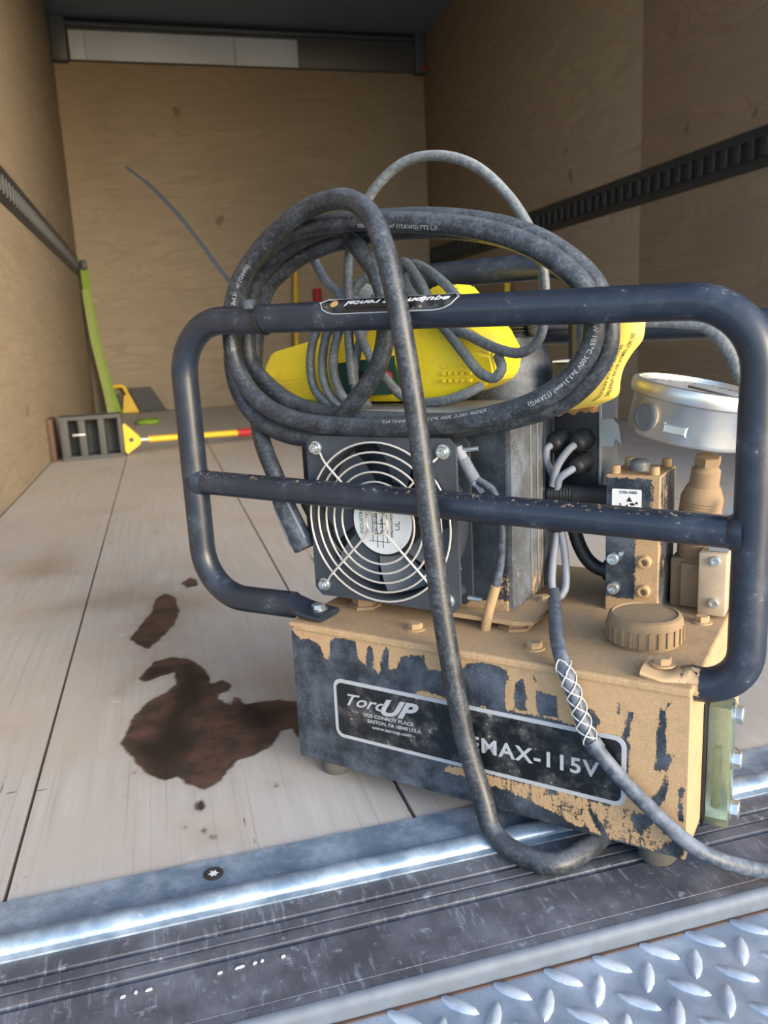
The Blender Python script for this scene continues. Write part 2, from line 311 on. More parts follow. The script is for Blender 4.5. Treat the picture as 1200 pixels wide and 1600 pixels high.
BARE = [[(0.2167,0.1344),(0.2236,0.1378),(0.2261,0.1233),(0.2259,0.111),(0.2174,0.1119)],[(0.2334,0.1311),(0.2497,0.128),(0.2517,0.1116),(0.2353,0.1113)],[(0.233,0.1427),(0.2366,0.136),(0.2324,0.1341)],[(0.2715,0.1246),(0.2778,0.1244),(0.2841,0.1144),(0.2779,0.1079),(0.2681,0.1135)],[(0.2971,0.1334),(0.299,0.1267),(0.2967,0.1247)],[(0.3036,0.1277),(0.3082,0.1286),(0.3061,0.1141),(0.303,0.1058),(0.3006,0.1078)],[(0.326,0.1324),(0.3337,0.1408),(0.3304,0.1333),(0.3316,0.0999),(0.3369,0.1012),(0.3328,0.0887),(0.3244,0.0855),(0.3247,0.1133)],[(0.3306,0.0871),(0.3327,0.075),(0.3311,0.0643),(0.3268,0.0554),(0.3212,0.0616),(0.3274,0.071)],[(0.3398,0.0743),(0.344,0.078),(0.3448,0.0502),(0.3412,0.0518)],[(0.3072,0.0445),(0.321,0.0501),(0.3234,0.044),(0.3153,0.0337),(0.3191,0.0295),(0.3097,0.032)],[(0.2758,0.0409),(0.2817,0.0372),(0.2931,0.0205),(0.2883,0.0173),(0.2783,0.0308)],[(0.3372,0.035),(0.3425,0.0392),(0.3465,0.0223),(0.3398,0.0212),(0.3285,0.0218)],[(0.3505,0.1503),(0.3526,0.1503),(0.3511,0.0444),(0.3468,0.0431)],[(0.2453,0.0545),(0.253,0.0538),(0.2504,0.0449),(0.2426,0.0466)],[(0.2682,0.0568),(0.2904,0.0531),(0.2928,0.0474),(0.2732,0.0495)]]
MARKS = [[(0.0277,0.6831),(0.0328,0.6343),(0.0338,0.6346),(0.0295,0.6837)],[(0.0325,0.634),(0.0383,0.602),(0.0393,0.6025),(0.0341,0.6349)],[(-0.1774,0.6701),(-0.1215,0.599),(-0.1212,0.6001),(-0.177,0.6724)],[(-0.1831,0.7645),(-0.1283,0.7545),(-0.1286,0.7563),(-0.1837,0.7675)],[(-0.1826,0.7653),(-0.1799,0.8847),(-0.181,0.8859),(-0.1841,0.7668)],[(-0.1459,0.6178),(-0.1438,0.6013),(-0.1421,0.6004),(-0.1429,0.6163)],[(-0.1645,0.6525),(-0.1296,0.6091),(-0.1294,0.6099),(-0.1642,0.6541)],[(-0.0961,0.7458),(-0.0495,0.7462),(-0.0496,0.748),(-0.0965,0.7487)],[(0.17,0.6505),(0.1697,0.5903),(0.1706,0.5907),(0.1717,0.6513)],[(0.1327,0.6918),(0.1339,0.6394),(0.1346,0.6397),(0.134,0.6925)],[(-0.2635,2.1792),(-0.2517,2.2466),(-0.2175,2.2366),(-0.2297,2.1612),(-0.2495,2.1444)],[(-0.066,2.6239),(-0.0389,2.651),(-0.0029,2.6045),(-0.0302,2.5489)]]
STAIN = [[(-0.078,0.8301),(-0.0714,0.8555),(-0.0676,0.8837),(-0.0504,0.9253),(-0.0301,0.9433),(-0.0165,0.9652),(-0.0185,1.0046),(-0.0367,0.9971),(-0.0545,0.9849),(-0.0636,0.9981),(-0.0514,1.0279),(-0.0441,1.0512),(-0.0212,1.0582),(0.0014,1.0436),(0.0182,1.0),(0.0242,0.9491),(0.0281,0.9032),(0.0412,0.8773),(0.0466,0.9002),(0.0536,0.8949),(0.055,0.8744),(0.0713,0.8755),(0.0948,0.873),(0.1168,0.8602),(0.1426,0.834),(0.1314,0.7786),(0.1011,0.7762),(0.0984,0.7982),(0.0869,0.7954),(0.0735,0.7665),(0.0509,0.7526),(0.0359,0.749),(0.0162,0.7155),(0.002,0.707),(-0.011,0.7199),(-0.0214,0.7377),(-0.0324,0.7361),(-0.0489,0.7535),(-0.0605,0.7786),(-0.0698,0.8072)],[(0.0269,0.9527),(0.0373,0.9579),(0.048,0.9351),(0.0431,0.919),(0.0308,0.9176),(0.0249,0.9324)],[(-0.079,1.1524),(-0.0656,1.1989),(-0.0491,1.2634),(-0.041,1.3398),(-0.0256,1.3589),(-0.0115,1.3353),(-0.0063,1.2601),(-0.0146,1.1909),(-0.0362,1.1346),(-0.0521,1.1026),(-0.0683,1.1295)],[(0.0011,1.4109),(0.0165,1.443),(0.0284,1.4179),(0.0293,1.3831),(0.0091,1.3774)],[(0.0014,0.6772),(-0.0004,0.6706),(-0.004,0.6689),(-0.0072,0.6731),(-0.0083,0.6807),(-0.0066,0.6875),(-0.0029,0.6894),(0.0004,0.6851)],[(-0.0159,0.6492),(-0.0166,0.6463),(-0.0182,0.6455),(-0.0197,0.6474),(-0.0203,0.6507),(-0.0195,0.6537),(-0.0179,0.6545),(-0.0164,0.6526)],[(-0.0003,0.6382),(-0.0011,0.6354),(-0.0027,0.6347),(-0.0042,0.6365),(-0.0047,0.6398),(-0.0039,0.6426),(-0.0023,0.6434),(-0.0008,0.6415)],[(0.0075,0.6266),(0.0065,0.6232),(0.0046,0.6224),(0.0028,0.6246),(0.0023,0.6285),(0.0033,0.6319),(0.0052,0.6327),(0.007,0.6305)],[(0.0678,0.6884),(0.0668,0.6854),(0.0651,0.6846),(0.0638,0.6865),(0.0636,0.6899),(0.0647,0.6929),(0.0664,0.6937),(0.0677,0.6918)],[(-0.0606,0.7608),(-0.0612,0.7574),(-0.0627,0.7564),(-0.0643,0.7585),(-0.0651,0.7624),(-0.0645,0.7659),(-0.063,0.7668),(-0.0614,0.7647)]]
STAINDARK = [[(-0.0141,1.0338),(0.0082,1.0247),(0.0201,0.9696),(0.0127,0.9008),(-0.0056,0.86),(-0.0021,0.7949),(-0.0207,0.7639),(-0.0295,0.7435),(-0.0489,0.7565),(-0.0636,0.7922),(-0.0675,0.8262),(-0.0435,0.8239),(-0.0372,0.8798),(-0.0201,0.9306),(-0.0103,0.9721)],[(0.0548,0.8721),(0.0743,0.8726),(0.0894,0.8467),(0.0863,0.8136),(0.0715,0.7978),(0.052,0.8194)],[(-0.0769,1.1515),(-0.0524,1.1413),(-0.0361,1.1599),(-0.0521,1.1049),(-0.0683,1.1295)],[(-0.0618,0.9974),(-0.0477,1.0265),(-0.0292,1.0293),(-0.0183,1.0146),(-0.0367,0.9971),(-0.0546,0.9878)]]
TINT = [[(-0.0852,0.9649),(-0.0623,1.0222),(-0.0133,1.0661),(0.0077,1.2096),(0.0479,1.284),(0.0407,1.3208),(-0.0249,1.4227),(-0.0696,1.4054),(-0.0815,1.3084),(-0.0702,1.2145),(-0.0282,1.119),(-0.0593,1.0628)],[(-0.3107,1.6138),(-0.2825,1.7151),(-0.1964,1.6989),(-0.1948,1.5605),(-0.2656,1.5515)],[(-0.2324,1.3424),(-0.1519,1.4061),(-0.0656,1.4606),(0.0111,1.3002),(-0.0987,1.2847)]]
I_TOP, I_RIGHT, I_BOT, I_LEFT = 60, 65, 70, 76

# ------------------------------------------------------------------ materials
M = {}
def build_materials():
    # weathered laminated floor with oil marks carried by mesh attributes
    t = T('weathered_floor_wood'); o = t.obj()
    g1 = t.noise(1., 5, .6, t.map(o, (90, 5, 20))); g2 = t.noise(6., 5, .6); g3 = t.noise(1., 4, .6, t.map(o, (320, 2.2, 20)))
    c = t.mix(g1, (.36, .335, .305), (.60, .575, .54))
    c = t.mix(t.step(g2, .35, .7), c, (.49, .435, .375))
    c = t.mix(t.math('MULTIPLY', t.step(t.noise(2.2, 3), .5, .7), .35), c, (.55, .56, .60))
    c = t.mix(t.math('MULTIPLY', t.step(g3, .56, .72), .32), c, (.20, .175, .155))
    c = t.mix(t.math('MULTIPLY', t.step(t.noise(17, 4, .6), .64, .76), .35), c, (.22, .18, .15))
    nA = t.noise(60, 4, .65); nB = t.noise(22, 3)
    def edge(name, amp, lo=.42, hi=.58):
        e = t.math('ADD', t.attr(name), t.math('MULTIPLY', t.math('SUBTRACT', nA, .5), amp))
        return t.step(t.math('ADD', e, t.math('MULTIPLY', t.math('SUBTRACT', nB, .5), amp*.8)), lo, hi)
    c = t.mix(t.math('MULTIPLY', edge('tint', .5, .1, 1.), .55), c, (.27, .19, .11))
    st = edge('stain', .55, .34, .66); dk = edge('darkstain', .4, .25, .8)
    sc = t.mix(t.step(t.noise(24, 6, .7), .36, .64), (.018, .010, .009), (.095, .045, .032))
    c = t.mix(t.math('MULTIPLY', t.step(t.noise(3.1, 5, .7), .50, .72), .5), c, (.36, .31, .26))
    c = t.mix(t.math('MULTIPLY', t.step(t.noise(1., 3, .6, t.map(o, (26, 26, 26))), .66, .74), .35), c, (.66, .65, .64))
    c = t.mix(t.math('MULTIPLY', edge('marks', .3, .44, .60), .8), c, (.09, .06, .045))
    c = t.mix(t.math('MULTIPLY', edge('halo', .5, .2, 1.), .5), c, (.23, .175, .125))
    c = t.mix(t.math('MULTIPLY', st, .94), c, sc)
    c = t.mix(t.math('MULTIPLY', t.math('MULTIPLY', dk, st), .85), c, (.016, .012, .011))
    rg = t.math('SUBTRACT', .72, t.math('MULTIPLY', st, .22))
    M['plank'] = t.out(c, rg, 0., t.math('ADD', g1, g3), .10, .001)
    t = T('plywood'); o = t.obj()
    w = t.noise(1., 5, .6, t.map(o, (1.1, 1.1, 5)), dist=2.2); w2 = t.noise(1., 4, .6, t.map(o, (3, 3, 70)))
    rg = t.math('FRACT', t.math('MULTIPLY', t.noise(1., 2, .5, t.map(o, (.8, .8, 4.2)), dist=.6), 14.))
    c = t.mix(w, (.22, .18, .138), (.375, .31, .23))
    c = t.mix(t.math('MULTIPLY', t.math('MULTIPLY', t.step(rg, .62, .95), t.step(w, .40, .60)), .26), c, (.13, .085, .05))
    c = t.mix(t.math('MULTIPLY', t.step(w2, .5, .75), .3), c, (.15, .105, .065))
    c = t.mix(t.math('MULTIPLY', t.step(t.noise(1.3, 4), .5, .8), .35), c, (.18, .145, .11))
    c = t.mix(t.math('MULTIPLY', t.step(t.noise(5., 2, .4), .72, .76), .6), c, (.10, .065, .04))
    M['ply'] = t.out(c, .72, 0., w2, .1, .001)
    M['sheetpaintedsky'] = plain('painted_reflection_sheet', (.60, .72, .92), .45, .0, .3, 3)  # bluish sky reflection painted into the base colour of the metal
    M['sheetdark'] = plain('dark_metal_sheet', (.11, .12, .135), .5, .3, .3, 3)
    M['subfloor'] = plain('dark_gap', (.035, .03, .026), .9)
    M['ceiling'] = plain('ceiling_sheet', (.15, .20, .28), .6, var=.1, scale=3)
    M['aluminium'] = metal('brushed_aluminium', (.62, .64, .67), .42, .3, (60, 60, 4), (.35, .37, .4), .35)
    M['bluegrey'] = plain('blue_grey_trim', (.07, .095, .13), .5, var=.4, scale=6)
    M['rail'] = plain('dull_rail_steel', (.055, .062, .072), .5, .4, .4, 14)
    # zinc angle
    t = T('galvanised_angle'); n1 = t.noise(26, 6, .7); n2 = t.noise(110, 4, .7)
    c = t.mix(t.step(n1, .38, .68), (.22, .31, .42), (.46, .57, .69))
    c = t.mix(t.math('MULTIPLY', t.step(n2, .6, .72), .5), c, (.62, .64, .66))
    M['zinc'] = t.out(c, t.step(n1, .3, .8, .30, .50), .45, n2, .05, .0004)
    t = T('worn_dark_plate'); n1 = t.noise(14, 6, .7); n2 = t.noise(1., 5, .7, t.map(t.obj(), (160, 24, 10))); n3 = t.noise(75, 5, .75)
    c = t.mix(t.step(n1, .35, .7), (.075, .078, .095), (.165, .172, .20))
    c = t.mix(t.math('MULTIPLY', t.step(n2, .54, .70), .6), c, (.32, .345, .40))
    c = t.mix(t.math('MULTIPLY', t.step(n3, .58, .70), .6), c, (.44, .47, .52))
    c = t.mix(t.math('MULTIPLY', t.step(t.noise(9, 3), .62, .74), .3), c, (.16, .10, .06))
    M['plate'] = t.out(c, t.step(n1, .3, .8, .40, .6), .1, n3, .12, .0005)
    t = T('galvanised_tread'); n1 = t.noise(20, 5, .7); n2 = t.noise(160, 4, .7)
    c = t.mix(t.step(n1, .35, .7), (.36, .43, .52), (.66, .72, .79)); c = t.mix(t.math('MULTIPLY', t.step(n2, .54, .68), .5), c, (.33, .34, .37))
    c = t.mix(t.math('MULTIPLY', t.step(t.noise(48, 4, .6), .60, .72), .45), c, (.52, .46, .42))
    M['tread'] = t.out(c, t.step(n1, .3, .8, .38, .6), .35, n2, .15, .0006)
    M['lip'] = plain('worn_steel_lip', (.15, .185, .24), .62, .1, .55, 60)
    M['asphalt'] = plain('dusty_yard', (.17, .15, .125), .9, var=.3, scale=4)
    # the power unit
    M['paint'] = painted('dusty_black_paint')
    M['paint_clean'] = painted('scuffed_black_paint', haze=.22, speck=.25)
    t = T('frame_black'); n1 = t.noise(30, 5, .7); n2 = t.noise(240, 4, .7)
    c = t.mix(t.math('MULTIPLY', t.step(n1, .46, .75), .22), (.016, .023, .038), (.12, .155, .21))
    c = t.mix(t.math('MULTIPLY', t.step(t.math('ADD', t.math('MULTIPLY', n2, .5), t.math('MULTIPLY', n1, .5)), .61, .67), .4), c, (.32, .33, .34))
    d = t.step(t.math('ADD', t.attr('dust'), t.math('MULTIPLY', t.math('SUBTRACT', n2, .5), .7)), .44, .56)
    c = t.mix(d, c, (.47, .33, .19))
    M['frame'] = t.out(c, t.math('ADD', t.step(n1, .3, .8, .30, .46), t.math('MULTIPLY', d, .4)), 0., n1, .05, .0005)
    M['dust'] = plain('tan_dust', TAN, .95, var=.35, scale=220)
    M['dustdark'] = plain('brown_dust', (.31, .215, .125), .92, var=.35, scale=140)
    M['motorgrey'] = painted('dusty_grey_motor', (.045, .05, .056), .8, .5, .5)
    M['zincbolt'] = plain('bright_zinc_bolt', (.72, .78, .80), .28, .85, .3, 200)
    M['steelwire'] = plain('pale_guard_wire', (.78, .76, .72), .35, .35, .2, 150)
    M['castalu'] = plain('grey_cast_fan', (.068, .082, .105), .5, .15, .4, 60)
    M['fanblack'] = plain('black_plastic', (.018, .020, .024), .5, var=.4)
    M['blade'] = plain('grey_dusty_blade', (.24, .28, .34), .5, var=.4, scale=30)
    M['white'] = plain('white_label', (.80, .82, .82), .5, var=.12, scale=90)
    M['ink'] = plain('black_ink', (.02, .02, .02), .6)
    M['redink'] = plain('red_ink', (.55, .03, .04), .6); M['greenink'] = plain('green_ink', (.05, .22, .12), .6)
    t = T('grimy_label_black'); n1 = t.noise(34, 6, .7); n2 = t.noise(300, 4, .7)
    c = t.mix(t.math('MULTIPLY', t.step(n1, .46, .70), .6), (.008, .010, .013), (.12, .125, .13))
    c = t.mix(t.math('MULTIPLY', t.step(t.math('ADD', t.math('MULTIPLY', n2, .45), t.math('MULTIPLY', n1, .55)), .575, .63), .7), c, (.44, .34, .23))
    M['label'] = t.out(c, t.step(n1, .4, .7, .22, .6))
    M['silver'] = plain('silver_print', (.42, .45, .49), .55, .0, .25, 120)
    M['lidgrey'] = plain('worn_lid_edge', (.30, .30, .29), .55, .2, .5, 40)
    M['steel'] = metal('stainless_case', (.72, .72, .69), .42, .3, (20, 20, 260), (.42, .41, .38), .4)
    t = T('gauge_glass'); M['glass'] = t.out((1., 1., 1.), .03, 0., Transmission_Weight=1., IOR=1.12)
    t = T('clear_sight_glass'); n = t.noise(60, 5, .7)
    M['sight'] = t.out(t.mix(n, (.20, .29, .20), (.44, .53, .43)), t.step(n, .3, .8, .12, .35), 0., n, .15, .0006, Transmission_Weight=.7, IOR=1.47)
    M['oil'] = plain('green_yellow_oil', (.42, .47, .16), .3, var=.3, scale=120)
    M['greyplastic'] = plain('blue_grey_plastic', (.17, .195, .225), .45, var=.3)
    M['alu'] = plain('cast_aluminium', (.46, .48, .50), .38, .75, .35, 90)
    M['alupale'] = plain('pale_scuffed_plate', (.52, .42, .31), .6, .1, .5, 50)
    M['greywire'] = plain('grey_wire', (.27, .30, .37), .45, var=.25, scale=90)
    M['power'] = rubber('black_power_cable', (.015, .019, .026), (.17, .20, .245), .34, .40, 2.6, .24)
    M['grey'] = rubber('grey_dusty_cable', (.085, .10, .115), (.32, .36, .38), .45, .48, 2.6, .45)
    M['lead'] = rubber('grey_black_lead', (.030, .041, .060), (.22, .26, .33), .5, .42, 1., .25)
    t = T('yellow_plastic'); n = t.noise(40, 5, .7)
    c = t.mix(t.math('MULTIPLY', t.step(n, .5, .75), .45), (.93, .73, .025), (.70, .52, .06))
    M['yellow'] = t.out(t.mix(t.math('MULTIPLY', t.step(t.noise(190, 4, .7), .60, .7), .5), c, (.34, .26, .12)), .45, 0., n, .08, .001)
    M['tag'] = plain('yellow_tag', (.86, .68, .12), .55, var=.15, scale=50)
    M['tagback'] = plain('orange_torn_paper', (.62, .36, .12), .8, var=.35, scale=60)
    M['greenpanel'] = plain('dark_green_panel', (.012, .075, .055), .5, var=.3)
    M['rubberfoot'] = plain('grey_rubber_foot', (.12, .115, .105), .75, var=.5, scale=60)
    M['polepaint'] = plain('yellow_pole', (.75, .50, .03), .5, var=.25, scale=12)
    M['redgrip'] = plain('red_grip', (.42, .02, .03), .55)
    M['slotgrey'] = plain('dusty_dark_plastic', (.075, .08, .082), .7, var=.4, scale=40)
    M['lime'] = plain('lime_webbing', (.22, .36, .035), .75, var=.35, scale=20)
    M['limepale'] = plain('pale_lime_webbing', (.30, .36, .11), .75, var=.3, scale=20)
    M['brownboard'] = plain('dark_brown_board', (.10, .055, .035), .7, var=.4, scale=10)
    M['print'] = plain('white_cable_print', (.40, .43, .46), .6)
build_materials()

# ------------------------------------------------------------------ the truck body
XL, XR, YF, YB, ZC = -.43, 1.96, 5.75, .594, 2.40
def struct(o): o['kind'] = 'structure'; return o
def sbox(name, lo, hi, mat, parent=None, bev=0.):
    o = bmobj(name, box(bmesh.new(), lo, hi, bev), mat, parent)
    if parent is None: struct(o)
    return o
floor = sbox('floor', (XL-.03, .53, -.10), (XR+.03, YF+.03, -.032), M['subfloor'])
def plank(x0, x1, dense):
    g = .0017; x0 += g; x1 -= g
    ys = np.concatenate([np.arange(YB, 1.62, .005), np.linspace(1.62, YF, 12)]) if dense else np.linspace(YB, YF, 8)
    xs = np.linspace(x0, x1, 66 if dense else 3)
    X, Y = np.meshgrid(xs, ys); nx, ny = len(xs), len(ys)
    V = [(float(a), float(b), 0.) for a, b in zip(X.ravel(), Y.ravel())]
    F = [(j*nx+i, j*nx+i+1, (j+1)*nx+i+1, (j+1)*nx+i) for j in range(ny-1) for i in range(nx-1)]
    n0 = len(V); ring = [i for i in range(nx)]+[j*nx+nx-1 for j in range(1, ny)]+[(ny-1)*nx+i for i in range(nx-2, -1, -1)]+[j*nx for j in range(ny-2, 0, -1)]
    V += [(V[i][0], V[i][1], -.032) for i in ring]
    F += [(ring[k], n0+k, n0+(k+1) % len(ring), ring[(k+1) % len(ring)]) for k in range(len(ring))]
    F.append(tuple(range(n0, n0+len(ring)))[::-1])
    me = bpy.data.meshes.new('plank'); me.from_pydata(V, [], F)
    if dense:
        Z = np.zeros(len(ring))
        for nm, polys, wdt in (('stain', STAIN, .014), ('darkstain', STAINDARK, .05), ('tint', TINT, .12), ('marks', MARKS, .006), ('halo', STAIN, .07)):
            sdv = np.full(X.shape, -1e9)
            for p in polys: sdv = np.maximum(sdv, polysd(X, Y, p))
            at = me.attributes.new(nm, 'FLOAT', 'POINT')
            at.data.foreach_set('value', np.concatenate([np.clip(.5+sdv/wdt, 0, 1).ravel(), Z]).astype(np.float32))
    return link('plank', me, M['plank'], floor)
edges = [XL]+[-.152+.3245*k for k in range(7)]+[XR]
for k in range(len(edges)-1): plank(edges[k], edges[k+1], k in (0, 1, 2))

wl = sbox('wall_left', (XL-.05, .45, -.10), (XL-.012, YF+.05, ZC+.02), M['subfloor'])
wr = sbox('wall_right', (XR+.012, .45, -.10), (XR+.05, YF+.05, ZC+.02), M['subfloor'])
wf = sbox('wall_front', (XL-.05, YF+.012, -.10), (XR+.05, YF+.05, ZC+.02), M['subfloor'])
ce = sbox('ceiling', (XL-.05, .45, ZC), (XR+.05, YF+.05, ZC+.03), M['ceiling'])
TZ0, TZ1 = .885, 1.015
for par, xa, xb, cuts in ((wl, XL-.011, XL, (.46, YF)), (wr, XR, XR+.011, (.46, 3.08, YF))):
    for a, b in zip(cuts, cuts[1:]):
        for za, zb in ((.001, TZ0), (TZ1, ZC-.001)):
            sbox('plywood_panel', (xa, a+.0015, za), (xb, b-.0015, zb), M['ply'], par, .001)
sbox('plywood_panel', (XL+.001, YF, .001), (XR-.001, YF+.011, 2.165), M['ply'], wf, .001)
# strip of sheets over the front panel, the pale ones coloured as if reflecting sky
tr = sbox('trim_1', (XL+.10, YF-.012, 2.168), (XR-.06, YF+.008, 2.352), M['bluegrey'])
for a, b, mm in ((-.325, -.235, 'sheetpaintedsky'), (-.232, .68, 'sheetpaintedsky'), (.683, 1.09, 'sheetpaintedsky'), (1.093, 1.89, 'sheetdark')):
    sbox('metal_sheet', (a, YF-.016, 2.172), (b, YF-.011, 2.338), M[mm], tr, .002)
sbox('ledge', (XL+.05, YF-.06, 2.352), (XR-.02, YF+.004, 2.372), M['bluegrey'], tr, .004)
c1 = sbox('trim_2', (XL+.001, YF-.07, 2.15), (XL+.095, YF+.004, ZC-.001), M['bluegrey'], None, .008)
c2 = sbox('trim_3', (XR-.075, YF-.07, 2.15), (XR-.001, YF+.004, ZC-.001), M['bluegrey'], None, .008)

def profile(name, pts, mat, x0, x1, thick=.012, n=1):
    """sheet with a bent section (Y, Z) run along X"""
    bm = bmesh.new(); poly = list(pts)+[(pts[-1][0], pts[-1][1]-thick), (pts[0][0], min(p[1] for p in pts)-thick)]
    prism(bm, poly, x0, x1, lambda a, b, h: Vector((h, a, b)))
    return struct(bmobj(name, bm, mat, None, 35))
bead = [(.5445+.0095*math.cos(PI*k/12), .0012+.0066*math.sin(PI*k/12)) for k in range(13)]
z1 = profile('trim_4', [(.5945, .0016), (.560, .0016), (.556, .0014)]+bead+[(.533, .0005), (.5305, 0.)], M['zinc'], XL, XR)
gro = lambda y, d, w: [(y+w, -.0014), (y+w*.4, -.0014-d), (y-w*.4, -.0014-d), (y-w, -.0014)]
profile('trim_5', [(.5303, -.0014)]+gro(.511, .006, .0024)+gro(.4995, .004, .0014)+[(.4945, -.0012), (.4925, -.0012)]+gro(.486, .006, .0026)+[(.4395, -.0014), (.439, -.0022), (.4385, -.0014), (.431, -.0014)], M['plate'], XL-.6, XR+.6)
lip = [(.4309, -.0012)]+[(.4309-.0055*math.sin(PI/2*k/8), -.0012-.007*(1-math.cos(PI/2*k/8))) for k in range(1, 9)]+[(.4252, -.03)]
profile('trim_6', lip, M['lip'], XL-.6, XR+.6)
sbox('trim_7', (XL-.6, .4235, -.03), (XR+.6, .4251, -.0148), M['brownboard'])
bm = bmesh.new(); lathe(bm, [(.0075, 0), (.0078, .0008), (.006, .0016), (.005, .0016), (.0048, .0006), (.0001, .0005)], (.002, .575, .0016), n=28)
bmobj('flat_head_screw', bm, M['subfloor'], z1)
bm = bmesh.new()
prism(bm, [(math.cos(2*PI*k/12)*(.0042 if k % 2 == 0 else .0024), math.sin(2*PI*k/12)*(.0042 if k % 2 == 0 else .0024)) for k in range(12)], .0018, .0026, lambda a, b, h: Vector((.002+a, .575+b, h)))
bmobj('star_recess', bm, M['white'], z1)

lg = empty('liftgate_platform', (.3, -.2, -.016)); tag(lg, 'galvanised steel liftgate platform with raised diamond tread below the sill', 'liftgate')
inv = Vector((-.3, .2, .016))
bm = box(bmesh.new(), (XL-.3, -.75, -.045), (XR+.3, .4245, -.016), .001)
for v in bm.verts: v.co += inv
bmobj('tread_plate', bm, M['tread'], lg)
bm = bmesh.new()
def lug(cx, cy, a):
    ca, sa = math.cos(a), math.sin(a); L, Wd, Hh = .0142, .0052, .0021; n = 10; base = []; top = []
    for k in range(n):
        f = 2*PI*k/n; x = L*math.cos(f); y = Wd*math.sin(f)*(1-.25*abs(math.cos(f)))
        base.append(bm.verts.new(Vector((cx+x*ca-y*sa, cy+x*sa+y*ca, -.0162))+inv)); x *= .86; y *= .70
        top.append(bm.verts.new(Vector((cx+x*ca-y*sa, cy+x*sa+y*ca, -.016+Hh))+inv))
    for k in range(n): bm.faces.new((base[k], base[(k+1) % n], top[(k+1) % n], top[k]))
    bm.faces.new(top)
for j in range(14):
    for k in range(-14, 26):
        lug(.3045+.0361*k, .398-.0325*j, math.radians(57))
        lug(.324+.0361*k, .4145-.0325*j, math.radians(-46))
o = bmobj('diamond_tread', bm, M['tread'], lg, 60); o['kind'] = 'stuff'

yard = struct(bmobj('ground', box(bmesh.new(), (-25, -30, -1.35), (25, 25, -1.2)), M['asphalt']))

# cargo rails
def cargo_rail(x, inward, label):
    r = empty('cargo_rail', (x, 3.1, (TZ0+TZ1)/2)); tag(r, label, 'rail', None)
    off = Vector((-x, -3.1, -(TZ0+TZ1)/2)); s = inward
    def part(name, lst, bev=0.):
        bm = bmesh.new()
        for (xa, ya, za, xb, yb, zb) in lst: box(bm, (min(xa, xb), ya, za), (max(xa, xb), yb, zb), bev)
        for v in bm.verts: v.co += off
        return bmobj(name, bm, M['rail'], r)
    L = []
    part('back_strip', [(x-s*.011, .47, TZ0+.001, x-s*.006, YF-.005, TZ1-.001)])
    part('flange', [(x-s*.006, .47, TZ0+.001, x+s*.004, YF-.005, TZ0+.034)], .0012)
    part('flange', [(x-s*.006, .47, TZ1-.034, x+s*.004, YF-.005, TZ1-.001)], .0012)
    y = .5; first = None
    while y < YF-.05:
        if first is None: first = o = part('slot_bar', [(x-s*.006, y, TZ0+.034, x+s*.010, y+.030, TZ1-.034)], .003)
        else: o = first.copy(); C.objects.link(o); o.location.y = y-.5
        y += .066
cargo_rail(XL, 1, 'long dark slotted cargo rail along the pale left wall')
cargo_rail(XR, -1, 'long dark slotted cargo rail along the dark right wall')

# ------------------------------------------------------------------ the hydraulic power unit (local frame: x along its front, y inward, z up)
RZ = math.radians(-46.261)
ORG = Vector((.09304, .70072, 0))
PU = empty('hydraulic_power_unit', ORG, RZ)
tag(PU, 'black hydraulic power unit caked in tan dust, standing across the doorsill', 'pump')
def part(name, bm, mat, parent=PU, smooth=40): return bmobj(name, bm, M[mat] if isinstance(mat, str) else mat, parent, smooth)
def bx(name, lo, hi, mat, parent=PU, bev=0.): return part(name, box(bmesh.new(), lo, hi, bev), mat, parent)
def lt(name, prof, org, axis, mat, parent=PU, n=32, phase=0.): return part(name, lathe(bmesh.new(), prof, org, axis, n, phase), mat, parent)

LT, DT = .3465, .262
def tankdust(x, y, z, n):
    if n[2] > 0: return 1.
    if n[1] < 0: return max(DF(x, z), .001)
    if n[0] > 0: return .8
    return .1
xs = np.linspace(0, LT, 141); zs = np.linspace(.02, .147, 53); GX, GZ = np.meshgrid(xs, zs)
sdv = np.full(GX.shape, -1e9)
for p in DUST: sdv = np.maximum(sdv, polysd(GX, GZ, p))
for p in BARE: sdv = np.minimum(sdv, -polysd(GX, GZ, p))
GD = np.clip(.5+sdv/.0075, 0, 1)
# lower right corner: dust broken up over the paint
def DF(x, z):
    i = int(round((x-0)/LT*140)); j = int(round((z-.02)/.127*52)); d = float(GD[min(max(j, 0), 52), min(max(i, 0), 140)])
    if z < .050 and x > .2: d = min(d, .60)
    return d
tank = gridbox('tank', (0, 0, .02), (LT, DT, .147), (140, 40, 52), tankdust, M['paint'], PU)
lid = gridbox('lid', (-.0015, -.0022, .1465), (LT+.0015, DT+.002, .1535), (60, 40, 2), lambda x, y, z, n: 1. if n[2] > 0 or x > .012 else .6, M['paint'], tank)
bv = lid.modifiers.new('bevel', 'BEVEL'); bv.width = .002; bv.segments = 2; bv.limit_method = 'ANGLE'
for x, y in ((.024, .024), (.322, .024), (.024, .236), (.322, .236)):
    lt('rubber_foot', [(.0125, 0), (.0145, .003), (.0150, .012), (.0135, .0205)], (x, y, 0), (0, 0, 1), 'rubberfoot', tank, 28)
def rrect(x0, z0, x1, z1, r, n=6):
    P = []
    for cx, cz, a0 in ((x1-r, z1-r, 0), (x0+r, z1-r, 90), (x0+r, z0+r, 180), (x1-r, z0+r, 270)):
        for k in range(n+1):
            a = math.radians(a0+90*k/n); P.append((cx+r*math.cos(a), cz+r*math.sin(a)))
    return P
fxz = lambda a, b, h: Vector((a, h, b))
bm = prism(bmesh.new(), rrect(.0435, .0502, .3035, .1068, .0085), -.0007, .0002, fxz); part('label_border', bm, 'silver', tank, 0)
bm = prism(bmesh.new(), rrect(.0470, .0537, .3000, .1033, .0055), -.0010, -.0006, fxz); part('label_plate', bm, 'label', tank, 0)
